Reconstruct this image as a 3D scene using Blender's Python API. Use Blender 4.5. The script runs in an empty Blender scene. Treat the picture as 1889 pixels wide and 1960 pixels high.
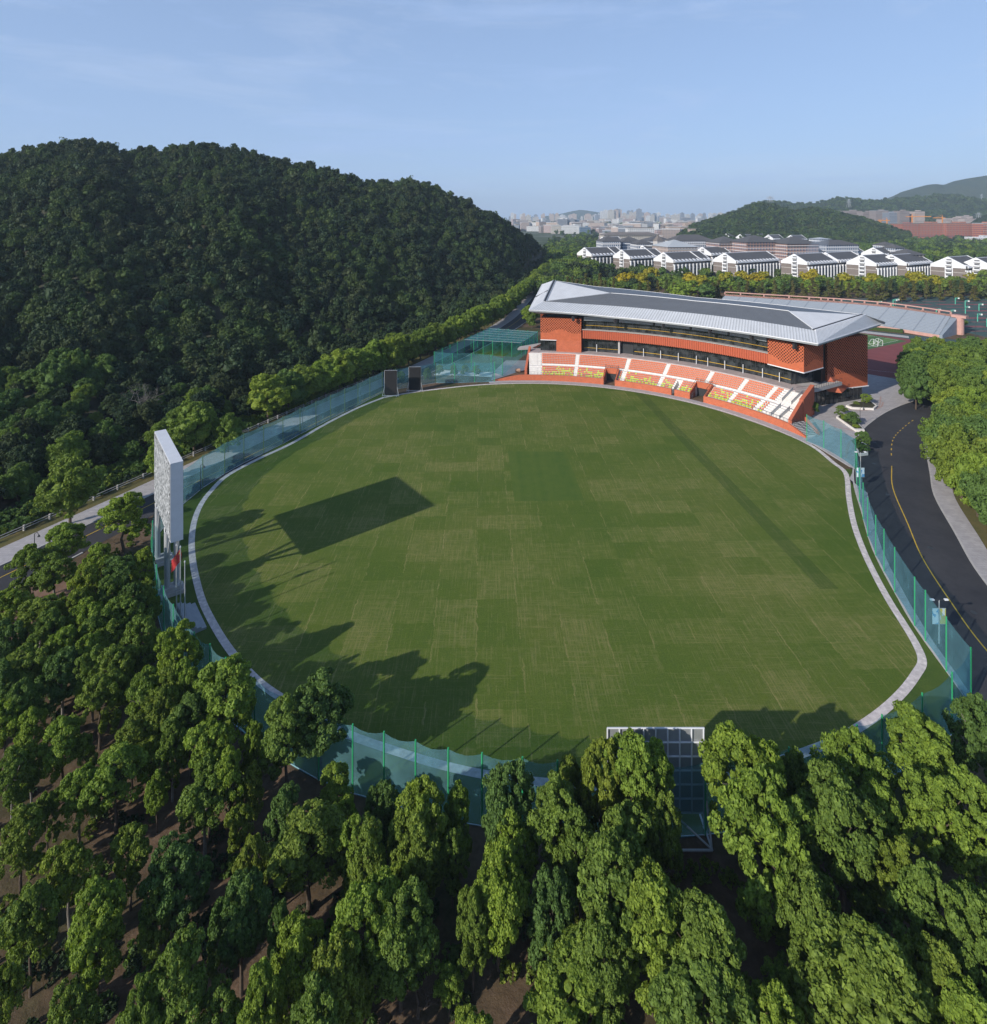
import bpy, math, random, bisect
import numpy as np
from mathutils import Vector, noise, Matrix
R=math.radians
random.seed(7); rng=np.random.default_rng(11)
H0=58.0; F=1100.0; U0=944.5; V0=413.0
HAZE,SUN,SKY,EXPO=1.1e-4,5.0,.12,0.1
COL=bpy.context.scene.collection
SC=bpy.context.scene

def gp(u,v,z=0.0):
    k=(H0-z)/(v-V0)
    return (k*(u-U0), k*F)
def zat(v,Y): return H0-(v-V0)*Y/F
def topbase(t,h): return V0+(t-V0)/(1-h/H0)
def lerp(a,b,t): return a+(b-a)*t
def interp(x,xs,ys): return float(np.interp(x,xs,ys))

# ------------------------------------------------------------------ materials
MATS={}
def nt(name):
    m=bpy.data.materials.new(name); m.use_nodes=True
    n=m.node_tree; n.nodes.clear()
    o=n.nodes.new('ShaderNodeOutputMaterial'); b=n.nodes.new('ShaderNodeBsdfPrincipled')
    n.links.new(b.outputs[0],o.inputs[0])
    MATS[name]=m
    return m,n,b,o
def add(n,t,**k):
    x=n.nodes.new(t)
    for a,v in k.items(): setattr(x,a,v)
    return x
def ramp(n,src,stops):
    r=add(n,'ShaderNodeValToRGB'); e=r.color_ramp.elements
    e[0].position=stops[0][0]; e[0].color=(*stops[0][1],1)
    e[1].position=stops[-1][0]; e[1].color=(*stops[-1][1],1)
    for p,c in stops[1:-1]:
        q=e.new(p); q.color=(*c,1)
    n.links.new(src,r.inputs[0]); return r.outputs[0]
def mth(n,op,a,b=None,c=None):
    x=add(n,'ShaderNodeMath',operation=op)
    for i,v in enumerate((a,b,c)):
        if v is None: continue
        if isinstance(v,(int,float)): x.inputs[i].default_value=v
        else: n.links.new(v,x.inputs[i])
    return x.outputs[0]
def mix(n,f,a,b,bt='MIX'):
    x=add(n,'ShaderNodeMix',data_type='RGBA',blend_type=bt)
    for s,v in ((0,f),(6,a),(7,b)):
        if isinstance(v,(int,float)): x.inputs[s].default_value=v
        elif isinstance(v,tuple): x.inputs[s].default_value=(*v,1)
        else: n.links.new(v,x.inputs[s])
    return x.outputs[2]
def pos(n,sc=(1,1,1),rz=0):
    g=add(n,'ShaderNodeNewGeometry'); m=add(n,'ShaderNodeMapping')
    n.links.new(g.outputs['Position'],m.inputs[0]); m.inputs['Scale'].default_value=sc; m.inputs['Rotation'].default_value=(0,0,rz)
    return m.outputs[0]
def objpos(n,sc=(1,1,1)):
    g=add(n,'ShaderNodeTexCoord'); m=add(n,'ShaderNodeMapping')
    n.links.new(g.outputs['Object'],m.inputs[0]); m.inputs['Scale'].default_value=sc
    return m.outputs[0]
def nz(n,vec,s,d=4,r=.5,out=0):
    x=add(n,'ShaderNodeTexNoise'); x.inputs['Scale'].default_value=s; x.inputs['Detail'].default_value=d; x.inputs['Roughness'].default_value=r
    n.links.new(vec,x.inputs['Vector']); return x.outputs[out]
def plain(name,c,rough=.6,var=.12,scale=3,metal=0,spec=.4,bump=0):
    m,n,b,o=nt(name)
    v=nz(n,objpos(n),scale,5,.6)
    c1=tuple(max(0,x*(1-var)) for x in c); c2=tuple(min(1,x*(1+var)) for x in c)
    n.links.new(ramp(n,v,[(.3,c1),(.7,c2)]),b.inputs['Base Color'])
    b.inputs['Roughness'].default_value=rough; b.inputs['Metallic'].default_value=metal; b.inputs['Specular IOR Level'].default_value=spec
    if bump:
        bp=add(n,'ShaderNodeBump'); bp.inputs['Strength'].default_value=bump; n.links.new(v,bp.inputs['Height']); n.links.new(bp.outputs[0],b.inputs['Normal'])
    return m
def uvn(n,sc=(1,1,1),rot=0,loc=(0,0,0)):
    g=add(n,'ShaderNodeUVMap'); g.uv_map='UVMap'; m=add(n,'ShaderNodeMapping')
    n.links.new(g.outputs[0],m.inputs[0]); m.inputs['Scale'].default_value=sc; m.inputs['Rotation'].default_value=(0,0,rot); m.inputs['Location'].default_value=loc
    return m.outputs[0]
def sep(n,v):
    s=add(n,'ShaderNodeSeparateXYZ'); n.links.new(v,s.inputs[0]); return s.outputs
def bandmask(n,x,period,lo,hi):
    "1 where frac(x/period) in lo..hi"
    f=mth(n,'FRACT',mth(n,'DIVIDE',x,period))
    return mth(n,'MULTIPLY',mth(n,'GREATER_THAN',f,lo),mth(n,'LESS_THAN',f,hi))

# leaves
def leafmat(name,a,b_,c,trans=.25):
    m,n,b,o=nt(name)
    oi=add(n,'ShaderNodeObjectInfo')
    base=ramp(n,oi.outputs['Random'],[(0,a),(.5,b_),(1,c)])
    v=nz(n,objpos(n),.55,3,.6)
    v2=nz(n,objpos(n),4.5,2,.5)
    col=mix(n,.8,base,ramp(n,v,[(.3,(.62,.66,.6)),(.7,(1.25,1.22,1.1))]),'MULTIPLY')
    col=mix(n,.9,col,ramp(n,v2,[(.3,(.55,.62,.6)),(.7,(1.38,1.32,1.2))]),'MULTIPLY')
    n.links.new(col,b.inputs['Base Color'])
    b.inputs['Roughness'].default_value=.62; b.inputs['Specular IOR Level'].default_value=.18
    t=add(n,'ShaderNodeBsdfTranslucent'); n.links.new(mix(n,1.0,col,(1.3,1.35,.5),'MULTIPLY'),t.inputs[0])
    ms=add(n,'ShaderNodeMixShader'); ms.inputs[0].default_value=trans
    n.links.new(b.outputs[0],ms.inputs[1]); n.links.new(t.outputs[0],ms.inputs[2]); n.links.new(ms.outputs[0],o.inputs[0])
    return m
leafmat('leaf_bright',(.215,.300,.048),(.185,.275,.050),(.240,.305,.050),.3)
leafmat('leaf_mid',(.165,.240,.048),(.140,.215,.048),(.180,.245,.046),.28)
leafmat('leaf_cool',(.110,.185,.052),(.096,.168,.050),(.120,.190,.046))
leafmat('leaf_olive',(.180,.240,.040),(.160,.220,.042),(.195,.245,.042))
leafmat('leaf_dark',(.026,.054,.030),(.042,.070,.030),(.056,.074,.034),.12)
leafmat('leaf_yellow',(.36,.32,.030),(.30,.29,.030),(.40,.32,.025))
leafmat('leaf_conifer',(.105,.125,.040),(.14,.125,.045),(.085,.115,.038),.12)
leafmat('leaf_russet',(.26,.17,.13),(.28,.18,.14),(.24,.16,.12))
leafmat('leaf_wood',(.050,.092,.032),(.062,.104,.032),(.074,.108,.036),.15)
plain('bark',(.085,.062,.045),.9,.3,6)
plain('pale_bark',(.20,.18,.16),.85,.25,6)

# ground of the wood
m,n,b,o=nt('ground')
P=pos(n); v=nz(n,P,.06,6,.6); v2=nz(n,P,.9,6,.7)
g=add(n,'ShaderNodeNewGeometry'); dist=mth(n,'DIVIDE',sep(n,g.outputs['Position'])[1],1.0)
c=ramp(n,v,[(.36,(.052,.060,.022)),(.47,(.105,.078,.050)),(.58,(.155,.105,.075)),(.72,(.075,.070,.034))])
c=mix(n,.85,c,ramp(n,v2,[(.25,(.5,.5,.48)),(.75,(1.45,1.4,1.35))]),'MULTIPLY')
far=ramp(n,nz(n,pos(n),.012,5,.65),[(.35,(.045,.065,.032)),(.5,(.075,.095,.05)),(.62,(.20,.20,.18)),(.75,(.06,.08,.04))])
f=mth(n,'GREATER_THAN',dist,470)
n.links.new(mix(n,f,c,far),b.inputs['Base Color']); b.inputs['Roughness'].default_value=.95; b.inputs['Specular IOR Level'].default_value=.1
bp=add(n,'ShaderNodeBump'); bp.inputs['Strength'].default_value=.5; bp.inputs['Distance'].default_value=.3; n.links.new(v2,bp.inputs['Height']); n.links.new(bp.outputs[0],b.inputs['Normal'])
plain('forest_floor',(.045,.045,.025),.95,.3,.1)
plain('red_earth',(.19,.115,.08),.95,.25,.4)

# outfield turf, mown in squares
m,n,b,o=nt('outfield_turf')
P=pos(n,(1,1,1),R(-1.4)); xyz=sep(n,P)
wx=mth(n,'ADD',xyz[0],mth(n,'MULTIPLY',nz(n,pos(n),.8,4),.8))
wy=mth(n,'ADD',xyz[1],mth(n,'MULTIPLY',nz(n,pos(n,(1,1.2,1)),.7,4),.8))
cx=mth(n,'FLOOR',mth(n,'DIVIDE',wx,6.0)); cy=mth(n,'FLOOR',mth(n,'DIVIDE',wy,4.85))
cc=add(n,'ShaderNodeCombineXYZ'); n.links.new(cx,cc.inputs[0]); n.links.new(cy,cc.inputs[1])
wn=add(n,'ShaderNodeTexWhiteNoise',noise_dimensions='2D'); n.links.new(cc.outputs[0],wn.inputs['Vector'])
cell=wn.outputs['Value']
chk=mth(n,'FRACT',mth(n,'DIVIDE',mth(n,'ADD',cx,cy),2)); 
big=nz(n,P,.035,4,.6)
base=ramp(n,big,[(.3,(.074,.118,.019)),(.5,(.090,.129,.022)),(.7,(.108,.135,.027))])
cellc=ramp(n,mth(n,'ADD',mth(n,'MULTIPLY',cell,.62),mth(n,'MULTIPLY',chk,.5)),[(0,(.89,.94,.87)),(.5,(1,1,1)),(.85,(1.06,1.03,1.03))])
base=mix(n,1.0,base,cellc,'MULTIPLY')
sy=nz(n,pos(n,(3.2,.10,1),R(-1.4)),1.6,4,.7); sx=nz(n,pos(n,(.10,3.0,1),R(-1.4)),1.6,4,.7)
streak=mth(n,'MAXIMUM',mth(n,'MULTIPLY',sy,1.06),sx)
amt=mth(n,'ADD',mth(n,'ADD',mth(n,'MULTIPLY',cell,.10),mth(n,'MULTIPLY',big,.26)),mth(n,'MULTIPLY',streak,.80))
amt=mth(n,'ADD',mth(n,'SUBTRACT',amt,.098),mth(n,'MULTIPLY',nz(n,pos(n,(1,1.8,1)),.55,7,.78),.36))
dry=ramp(n,amt,[(.69,(0,0,0)),(.85,(1,1,1))])
# lines at the edges of the mown squares
fx=mth(n,'ABSOLUTE',mth(n,'SUBTRACT',mth(n,'FRACT',mth(n,'DIVIDE',wx,6.0)),.5))
lines=mth(n,'MULTIPLY',mth(n,'GREATER_THAN',fx,.485),mth(n,'GREATER_THAN',nz(n,P,.16,3),.5))
dryf=mth(n,'MINIMUM',mth(n,'ADD',mth(n,'MULTIPLY',dry,.55),mth(n,'MULTIPLY',lines,.40)),1)
col=mix(n,dryf,base,(.245,.225,.092))
fine=nz(n,P,6,6,.75)
col=mix(n,.85,col,ramp(n,fine,[(.25,(.62,.64,.6)),(.75,(1.38,1.34,1.3))]),'MULTIPLY')
spk=nz(n,P,2.1,3,.6); col=mix(n,ramp(n,spk,[(.70,(0,0,0)),(.76,(.5,.5,.5))]),col,(.26,.23,.11))
# one long darker strip of newer turf
ax=mth(n,'ABSOLUTE',mth(n,'SUBTRACT',xyz[0],mth(n,'ADD',53.5,mth(n,'MULTIPLY',mth(n,'SUBTRACT',xyz[1],130),-.02))))
st=mth(n,'MULTIPLY',mth(n,'LESS_THAN',ax,1.5),mth(n,'GREATER_THAN',xyz[1],88))
col=mix(n,mth(n,'MULTIPLY',st,.55),col,(.048,.082,.018))
n.links.new(col,b.inputs['Base Color']); b.inputs['Roughness'].default_value=.9; b.inputs['Specular IOR Level'].default_value=.12
bp=add(n,'ShaderNodeBump'); bp.inputs['Strength'].default_value=.6; bp.inputs['Distance'].default_value=.06; n.links.new(fine,bp.inputs['Height']); n.links.new(bp.outputs[0],b.inputs['Normal'])

m,n,b,o=nt('pitch_turf')
P=pos(n); xyz=sep(n,P)
s=nz(n,pos(n,(.45,.012,1)),1.0,2); v=nz(n,P,.4,4,.6)
col=mix(n,.5,ramp(n,s,[(.35,(.064,.115,.020)),(.65,(.088,.132,.024))]),ramp(n,v,[(.3,(.062,.110,.020)),(.7,(.092,.130,.026))]))
n.links.new(mix(n,.7,col,ramp(n,nz(n,P,5,5,.7),[(.25,(.75,.78,.7)),(.75,(1.25,1.2,1.2))]),'MULTIPLY'),b.inputs['Base Color']); b.inputs['Roughness'].default_value=.9; b.inputs['Specular IOR Level'].default_value=.12

def grass(name,a,c):
    m,n,b,o=nt(name); P=pos(n)
    col=ramp(n,nz(n,P,.25,5,.65),[(.3,a),(.7,c)])
    n.links.new(mix(n,.8,col,ramp(n,nz(n,P,5,6,.75),[(.25,(.6,.6,.6)),(.75,(1.4,1.35,1.3))]),'MULTIPLY'),b.inputs['Base Color'])
    b.inputs['Roughness'].default_value=.95; b.inputs['Specular IOR Level'].default_value=.1
grass('verge_grass',(.050,.092,.020),(.085,.125,.028))
grass('dry_grass',(.085,.095,.035),(.16,.13,.06))
grass('hedge_green',(.035,.065,.02),(.06,.09,.028))

# boundary paving strip
m,n,b,o=nt('strip_paving'); P=pos(n)
v=nz(n,P,1.6,5,.7)
br=add(n,'ShaderNodeTexVoronoi'); br.inputs['Scale'].default_value=1.3; n.links.new(P,br.inputs['Vector'])
col=mix(n,.6,ramp(n,v,[(.3,(.50,.45,.44)),(.7,(.80,.73,.71))]),ramp(n,br.outputs['Distance'],[(.1,(1.1,1.08,1.05)),(.6,(.72,.7,.7))]),'MULTIPLY')
n.links.new(col,b.inputs['Base Color']); b.inputs['Roughness'].default_value=.85
def paving(name,a,c,joint,sx,sy):
    m,n,b,o=nt(name); P=pos(n)
    br=add(n,'ShaderNodeTexBrick'); n.links.new(P,br.inputs['Vector']); br.inputs['Scale'].default_value=1
    br.inputs['Color1'].default_value=(*a,1); br.inputs['Color2'].default_value=(*c,1); br.inputs['Mortar'].default_value=(*joint,1)
    br.inputs['Mortar Size'].default_value=.02; br.inputs['Brick Width'].default_value=sx; br.inputs['Row Height'].default_value=sy
    n.links.new(mix(n,.7,br.outputs[0],ramp(n,nz(n,P,.5,6,.7),[(.25,(.72,.72,.74)),(.75,(1.2,1.18,1.16))]),'MULTIPLY'),b.inputs['Base Color'])
    b.inputs['Roughness'].default_value=.8
paving('paving',(.37,.35,.36),(.43,.41,.42),(.26,.25,.25),1.2,.6)
paving('pink_paving',(.42,.30,.27),(.38,.28,.26),(.3,.25,.24),.6,.3)
paving('concourse_paving',(.40,.34,.33),(.45,.38,.37),(.30,.26,.25),1.2,1.2)

m,n,b,o=nt('asphalt'); P=pos(n)
v=nz(n,P,.10,5,.6); v2=nz(n,P,9,4,.7); v3=nz(n,P,.9,5,.7)
col=ramp(n,v,[(.3,(.030,.030,.036)),(.7,(.052,.051,.056))])
col=mix(n,.6,col,ramp(n,v2,[(.3,(.7,.7,.7)),(.7,(1.35,1.35,1.35))]),'MULTIPLY')
col=mix(n,.5,col,ramp(n,v3,[(.3,(.75,.75,.75)),(.75,(1.3,1.3,1.3))]),'MULTIPLY')
n.links.new(col,b.inputs['Base Color']); b.inputs['Roughness'].default_value=.78; b.inputs['Specular IOR Level'].default_value=.35
plain('lamp_dark',(.035,.04,.045),.5,.05,1)
plain('yellow_paint',(.55,.36,.03),.7,.2,2)
plain('white_paint',(.72,.72,.70),.7,.12,2)
plain('kerb_stone',(.44,.42,.41),.85,.15,1)
plain('concrete',(.42,.40,.39),.85,.12,.6)
plain('white_concrete',(.70,.67,.64),.8,.09,1.2)
plain('grey_step',(.50,.50,.50),.8,.1,1)
m=plain('track_red',(.20,.050,.050),.9,.12,.15)
m=plain('court_green',(.045,.085,.078),.9,.15,.2)
m=plain('court_red',(.20,.07,.075),.9,.1,.2)
m,n,b,o=nt('striped_turf'); P=pos(n,(1,1,1),R(60)); 
x=sep(n,P)[0]; k=bandmask(n,x,11.0,0,.5)
n.links.new(mix(n,k,(.05,.13,.035),(.10,.20,.05)),b.inputs['Base Color']); b.inputs['Roughness'].default_value=.95

# brick
def brick(name,a,c,mo,holes=False,fade=None):
    m,n,b,o=nt(name); uv=uvn(n)
    br=add(n,'ShaderNodeTexBrick'); n.links.new(uv,br.inputs['Vector']); br.inputs['Scale'].default_value=1
    br.inputs['Color1'].default_value=(*a,1); br.inputs['Color2'].default_value=(*c,1); br.inputs['Mortar'].default_value=(*mo,1)
    br.inputs['Mortar Size'].default_value=.016; br.inputs['Brick Width'].default_value=.5; br.inputs['Row Height'].default_value=.16
    col=mix(n,.7,br.outputs[0],ramp(n,nz(n,uv,.7,6,.7),[(.25,(.78,.78,.78)),(.75,(1.22,1.2,1.18))]),'MULTIPLY')
    if holes:
        s=sep(n,uvn(n)); u_,v_=s[0],s[1]
        q=.95
        A=mth(n,'DIVIDE',mth(n,'ADD',u_,v_),q); B=mth(n,'DIVIDE',mth(n,'SUBTRACT',u_,v_),q)
        da=mth(n,'ABSOLUTE',mth(n,'SUBTRACT',mth(n,'FRACT',A),.5)); db=mth(n,'ABSOLUTE',mth(n,'SUBTRACT',mth(n,'FRACT',B),.5))
        hole=mth(n,'MULTIPLY',mth(n,'LESS_THAN',da,.30),mth(n,'LESS_THAN',db,.30))
        wv=mth(n,'ADD',mth(n,'MULTIPLY',mth(n,'SINE',mth(n,'ADD',mth(n,'MULTIPLY',u_,fade[1]),fade[2])),fade[3]),fade[0])
        hole=mth(n,'MULTIPLY',hole,mth(n,'GREATER_THAN',v_,wv))
        col=mix(n,hole,col,(.020,.010,.008))
        b.inputs['Specular IOR Level'].default_value=.2
    n.links.new(col,b.inputs['Base Color']); b.inputs['Roughness'].default_value=.85
    return m
OR=(.54,.145,.066); OR2=(.46,.115,.052)
brick('red_brick',OR,OR2,(.34,.11,.06))
brick('lattice_brick',OR,OR2,(.34,.11,.06),True,(14.6,.55,0.6,.75))
brick('lattice_brick_low',OR,OR2,(.34,.11,.06),True,(7.2,.19,2.6,1.7))
plain('wall_red',(.46,.125,.065),.85,.13,1.5)
plain('louvre_red',(.40,.085,.040),.7,.1,2)
plain('dark_frame',(.030,.032,.036),.5,.1,2)
plain('grey_metal',(.33,.35,.37),.45,.08,1,.3)
plain('grey_panel',(.30,.33,.36),.5,.1,1,.2)
plain('steel',(.52,.53,.55),.4,.08,1,.4)
plain('black_cloth',(.012,.012,.014),.8,.2,2)
plain('yellow_rail',(.60,.36,.02),.6,.05,2)
m,n,b,o=nt('glass'); b.inputs['Base Color'].default_value=(.020,.024,.028,1); b.inputs['Roughness'].default_value=.08; b.inputs['Specular IOR Level'].default_value=.6
v=nz(n,objpos(n),.45,2); n.links.new(ramp(n,v,[(.4,(.012,.014,.017)),(.65,(.050,.056,.062))]),b.inputs['Base Color'])
m,n,b,o=nt('facade_glass'); uv=uvn(n); s=sep(n,uv)
cc=add(n,'ShaderNodeCombineXYZ'); n.links.new(mth(n,'FLOOR',mth(n,'DIVIDE',s[0],1.6)),cc.inputs[0]); n.links.new(mth(n,'FLOOR',mth(n,'DIVIDE',s[1],1.5)),cc.inputs[1])
wn=add(n,'ShaderNodeTexWhiteNoise',noise_dimensions='2D'); n.links.new(cc.outputs[0],wn.inputs['Vector'])
n.links.new(ramp(n,wn.outputs['Value'],[(.3,(.012,.014,.017)),(.8,(.035,.038,.040)),(1,(.12,.12,.11))]),b.inputs['Base Color']); b.inputs['Roughness'].default_value=.12
# roofs: standing seams
def seam(name,c,period,depth,rough=.45,metal=.35,soft=.2):
    m,n,b,o=nt(name); uv=uvn(n); s=sep(n,uv)
    f=mth(n,'ABSOLUTE',mth(n,'SUBTRACT',mth(n,'FRACT',mth(n,'DIVIDE',s[0],period)),.5))
    d=mth(n,'GREATER_THAN',f,.34)
    c0=tuple(x*(1-soft) for x in c)
    col=mix(n,d,c,c0)
    col=mix(n,.6,col,ramp(n,nz(n,uv,.25,5,.6),[(.3,(.88,.88,.88)),(.7,(1.1,1.1,1.1))]),'MULTIPLY')
    n.links.new(col,b.inputs['Base Color']); b.inputs['Roughness'].default_value=rough; b.inputs['Metallic'].default_value=metal
    bp=add(n,'ShaderNodeBump'); bp.inputs['Strength'].default_value=depth; bp.inputs['Distance'].default_value=.3; n.links.new(f,bp.inputs['Height']); n.links.new(bp.outputs[0],b.inputs['Normal'])
    return m
seam('roof_skirt_metal',(.56,.58,.61),1.0,.5,.5,.05,.28)
seam('roof_dark_metal',(.145,.155,.17),.55,.25,.5,.2,.12)
seam('roof_light_metal',(.62,.63,.65),.5,.2,.5,.0,.06)
# nets
def net(name,c,cov):
    m,n,b,o=nt(name)
    n.nodes.remove(b)
    d=add(n,'ShaderNodeBsdfDiffuse'); t=add(n,'ShaderNodeBsdfTranslucent'); tr=add(n,'ShaderNodeBsdfTransparent')
    P=pos(n); v=nz(n,P,.35,4,.6); col=ramp(n,v,[(.3,tuple(x*.8 for x in c)),(.7,tuple(min(1,x*1.2) for x in c))])
    n.links.new(col,d.inputs[0]); n.links.new(col,t.inputs[0])
    a=add(n,'ShaderNodeMixShader'); a.inputs[0].default_value=.4; n.links.new(d.outputs[0],a.inputs[1]); n.links.new(t.outputs[0],a.inputs[2])
    q=add(n,'ShaderNodeMixShader'); n.links.new(tr.outputs[0],q.inputs[1]); n.links.new(a.outputs[0],q.inputs[2])
    tr.inputs[0].default_value=(.74,.93,1,1)
    n.links.new(mth(n,'ADD',mth(n,'MULTIPLY',v,.16),cov-.08),q.inputs[0])
    n.links.new(q.outputs[0],o.inputs[0])
net('teal_net',(.18,.40,.45),.40)
net('teal_roof_net',(.14,.42,.43),.42)
net('cage_net',(.10,.34,.34),.27)
plain('practice_mat',(.10,.13,.10),.9,.15,.5)
plain('green_post',(.03,.33,.13),.5,.05,1)
plain('olive_post',(.10,.16,.06),.6,.1,1)
plain('hoop_green',(.10,.46,.32),.5,.05,1)
plain('seat_orange',(.72,.19,.07),.5,.1,3)
plain('seat_yellow',(.62,.66,.02),.5,.1,3)
plain('flag_red',(.42,.035,.035),.7,.15,2)
plain('flag_star',(.7,.5,.03),.7,.05,2)
plain('pink_wall',(.48,.28,.24),.85,.1,.6)
plain('blue_grey_seat',(.235,.275,.32),.7,.1,.5)
m,n,b,o=nt('bleacher_rows'); uv=uvn(n); s=sep(n,uv); k=bandmask(n,s[1],.9,0,.42); k2=bandmask(n,s[0],9.0,0,.06)
n.links.new(mix(n,mth(n,'MAXIMUM',mth(n,'MULTIPLY',k,.65),k2),(.34,.38,.43),(.17,.20,.25)),b.inputs['Base Color']); b.inputs['Roughness'].default_value=.7
# scoreboard back mosaic
m,n,b,o=nt('scoreboard_back'); uv=uvn(n)
vo=add(n,'ShaderNodeTexVoronoi'); vo.inputs['Scale'].default_value=5.5; n.links.new(uvn(n,(1,.55,1)),vo.inputs['Vector'])
s=sep(n,uv); k=mth(n,'MAXIMUM',bandmask(n,s[0],1.0,0,.08),bandmask(n,s[1],1.0,0,.08))
col=ramp(n,sep(n,vo.outputs['Color'])[0],[(.2,(.05,.055,.06)),(.55,(.30,.32,.34)),(.9,(.55,.57,.6))])
n.links.new(mix(n,k,col,(.22,.24,.26)),b.inputs['Base Color']); b.inputs['Roughness'].default_value=.6
plain('board_white',(.60,.62,.66),.5,.05,.8)
plain('led_black',(.010,.010,.012),.4,.1,2)
# banners
m,n,b,o=nt('banner_blue'); s=sep(n,objpos(n)); n.links.new(mix(n,mth(n,'GREATER_THAN',nz(n,objpos(n,(1,1,.6)),1.4,2),.55),(.72,.80,.86),(.12,.35,.62)),b.inputs['Base Color'])
m,n,b,o=nt('banner_yellow'); n.links.new(mix(n,mth(n,'GREATER_THAN',nz(n,objpos(n,(1,1,.6)),1.3,2),.5),(.75,.76,.70),(.62,.55,.12)),b.inputs['Base Color'])
# dormitories
m,n,b,o=nt('dorm_wall'); s=sep(n,uvn(n)); k=bandmask(n,s[1],5.6,0,.075)
col=mix(n,k,mix(n,nz(n,uvn(n),.4,4),(.15,.125,.115),(.20,.17,.155)),(.42,.40,.38)); n.links.new(col,b.inputs['Base Color']); b.inputs['Roughness'].default_value=.85
plain('dorm_white',(.72,.73,.76),.7,.05,.5)
m,n,b,o=nt('dorm_roof'); s=sep(n,uvn(n)); k=bandmask(n,s[1],.9,0,.3)
n.links.new(mix(n,mth(n,'MULTIPLY',k,.4),mix(n,nz(n,uvn(n),.15,4),(.075,.075,.082),(.115,.112,.115)),(.05,.05,.055)),b.inputs['Base Color']); b.inputs['Roughness'].default_value=.8
m,n,b,o=nt('bay_glass'); s=sep(n,objpos(n)); k=bandmask(n,s[2],3.1,0,.25)
n.links.new(mix(n,k,(.035,.045,.06),(.30,.30,.31)),b.inputs['Base Color']); b.inputs['Roughness'].default_value=.3
def facade(name,wall,win,pu,pv,fu=.5,fv=.5,band=None):
    m,n,b,o=nt(name); s=sep(n,uvn(n))
    k=mth(n,'MULTIPLY',bandmask(n,s[0],pu,0,fu),bandmask(n,s[1],pv,.2,.2+fv))
    base=mix(n,nz(n,uvn(n),.08,4),tuple(x*.85 for x in wall),tuple(min(1,x*1.12) for x in wall))
    if band: base=mix(n,bandmask(n,s[1],pv,.75,.95),base,band)
    n.links.new(mix(n,k,base,win),b.inputs['Base Color']); b.inputs['Roughness'].default_value=.7
    return m
facade('beige_facade',(.46,.36,.30),(.14,.14,.16),3.4,3.2,.45,.45)
facade('cream_facade',(.50,.46,.40),(.12,.13,.16),3.6,3.4,.5,.5)
facade('grey_facade',(.20,.22,.26),(.09,.11,.15),3.2,3.2,.5,.55)
facade('white_facade',(.62,.62,.62),(.16,.18,.22),4,3.6,.55,.5)
facade('blue_facade',(.08,.14,.22),(.04,.08,.14),3.5,3.8,.6,.6,(.14,.2,.28))
facade('brown_facade',(.25,.21,.20),(.10,.10,.12),3.2,3.1,.5,.5)
facade('redbrick_facade',(.33,.20,.165),(.09,.11,.16),3.4,3.4,.55,.6,(.60,.60,.62))
facade('scaffold_facade',(.25,.075,.07),(.16,.13,.14),7,4.4,.3,.5,(.50,.24,.11))
facade('campus_facade',(.56,.57,.60),(.05,.09,.17),2.6,3.4,.6,.65)
facade('pink_facade',(.42,.35,.32),(.14,.13,.15),3.4,3.2,.45,.45)
plain('brown_roof',(.17,.15,.14),.8,.12,.05)
plain('pale_roof',(.42,.45,.48),.7,.06,.05)
plain('crane_orange',(.62,.24,.05),.6,.05,.1)
plain('hoop_white',(.7,.7,.7),.6,.05,1)
plain('lamp_dark',(.035,.04,.045),.5,.05,1)
plain('road_roller',(.42,.26,.18),.6,.15,2)
# hills seen far off
m,n,b,o=nt('hill_green'); P=pos(n)
v=nz(n,P,.05,6,.75); v2=nz(n,P,.006,4,.6)
n.links.new(mix(n,.6,ramp(n,v,[(.3,(.020,.036,.018)),(.7,(.060,.088,.036))]),ramp(n,v2,[(.35,(.03,.05,.028)),(.65,(.075,.082,.04))])),b.inputs['Base Color'])
b.inputs['Roughness'].default_value=.95; b.inputs['Specular IOR Level'].default_value=.05
bp=add(n,'ShaderNodeBump'); bp.inputs['Strength'].default_value=1; bp.inputs['Distance'].default_value=10; n.links.new(v,bp.inputs['Height']); n.links.new(bp.outputs[0],b.inputs['Normal'])

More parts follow.
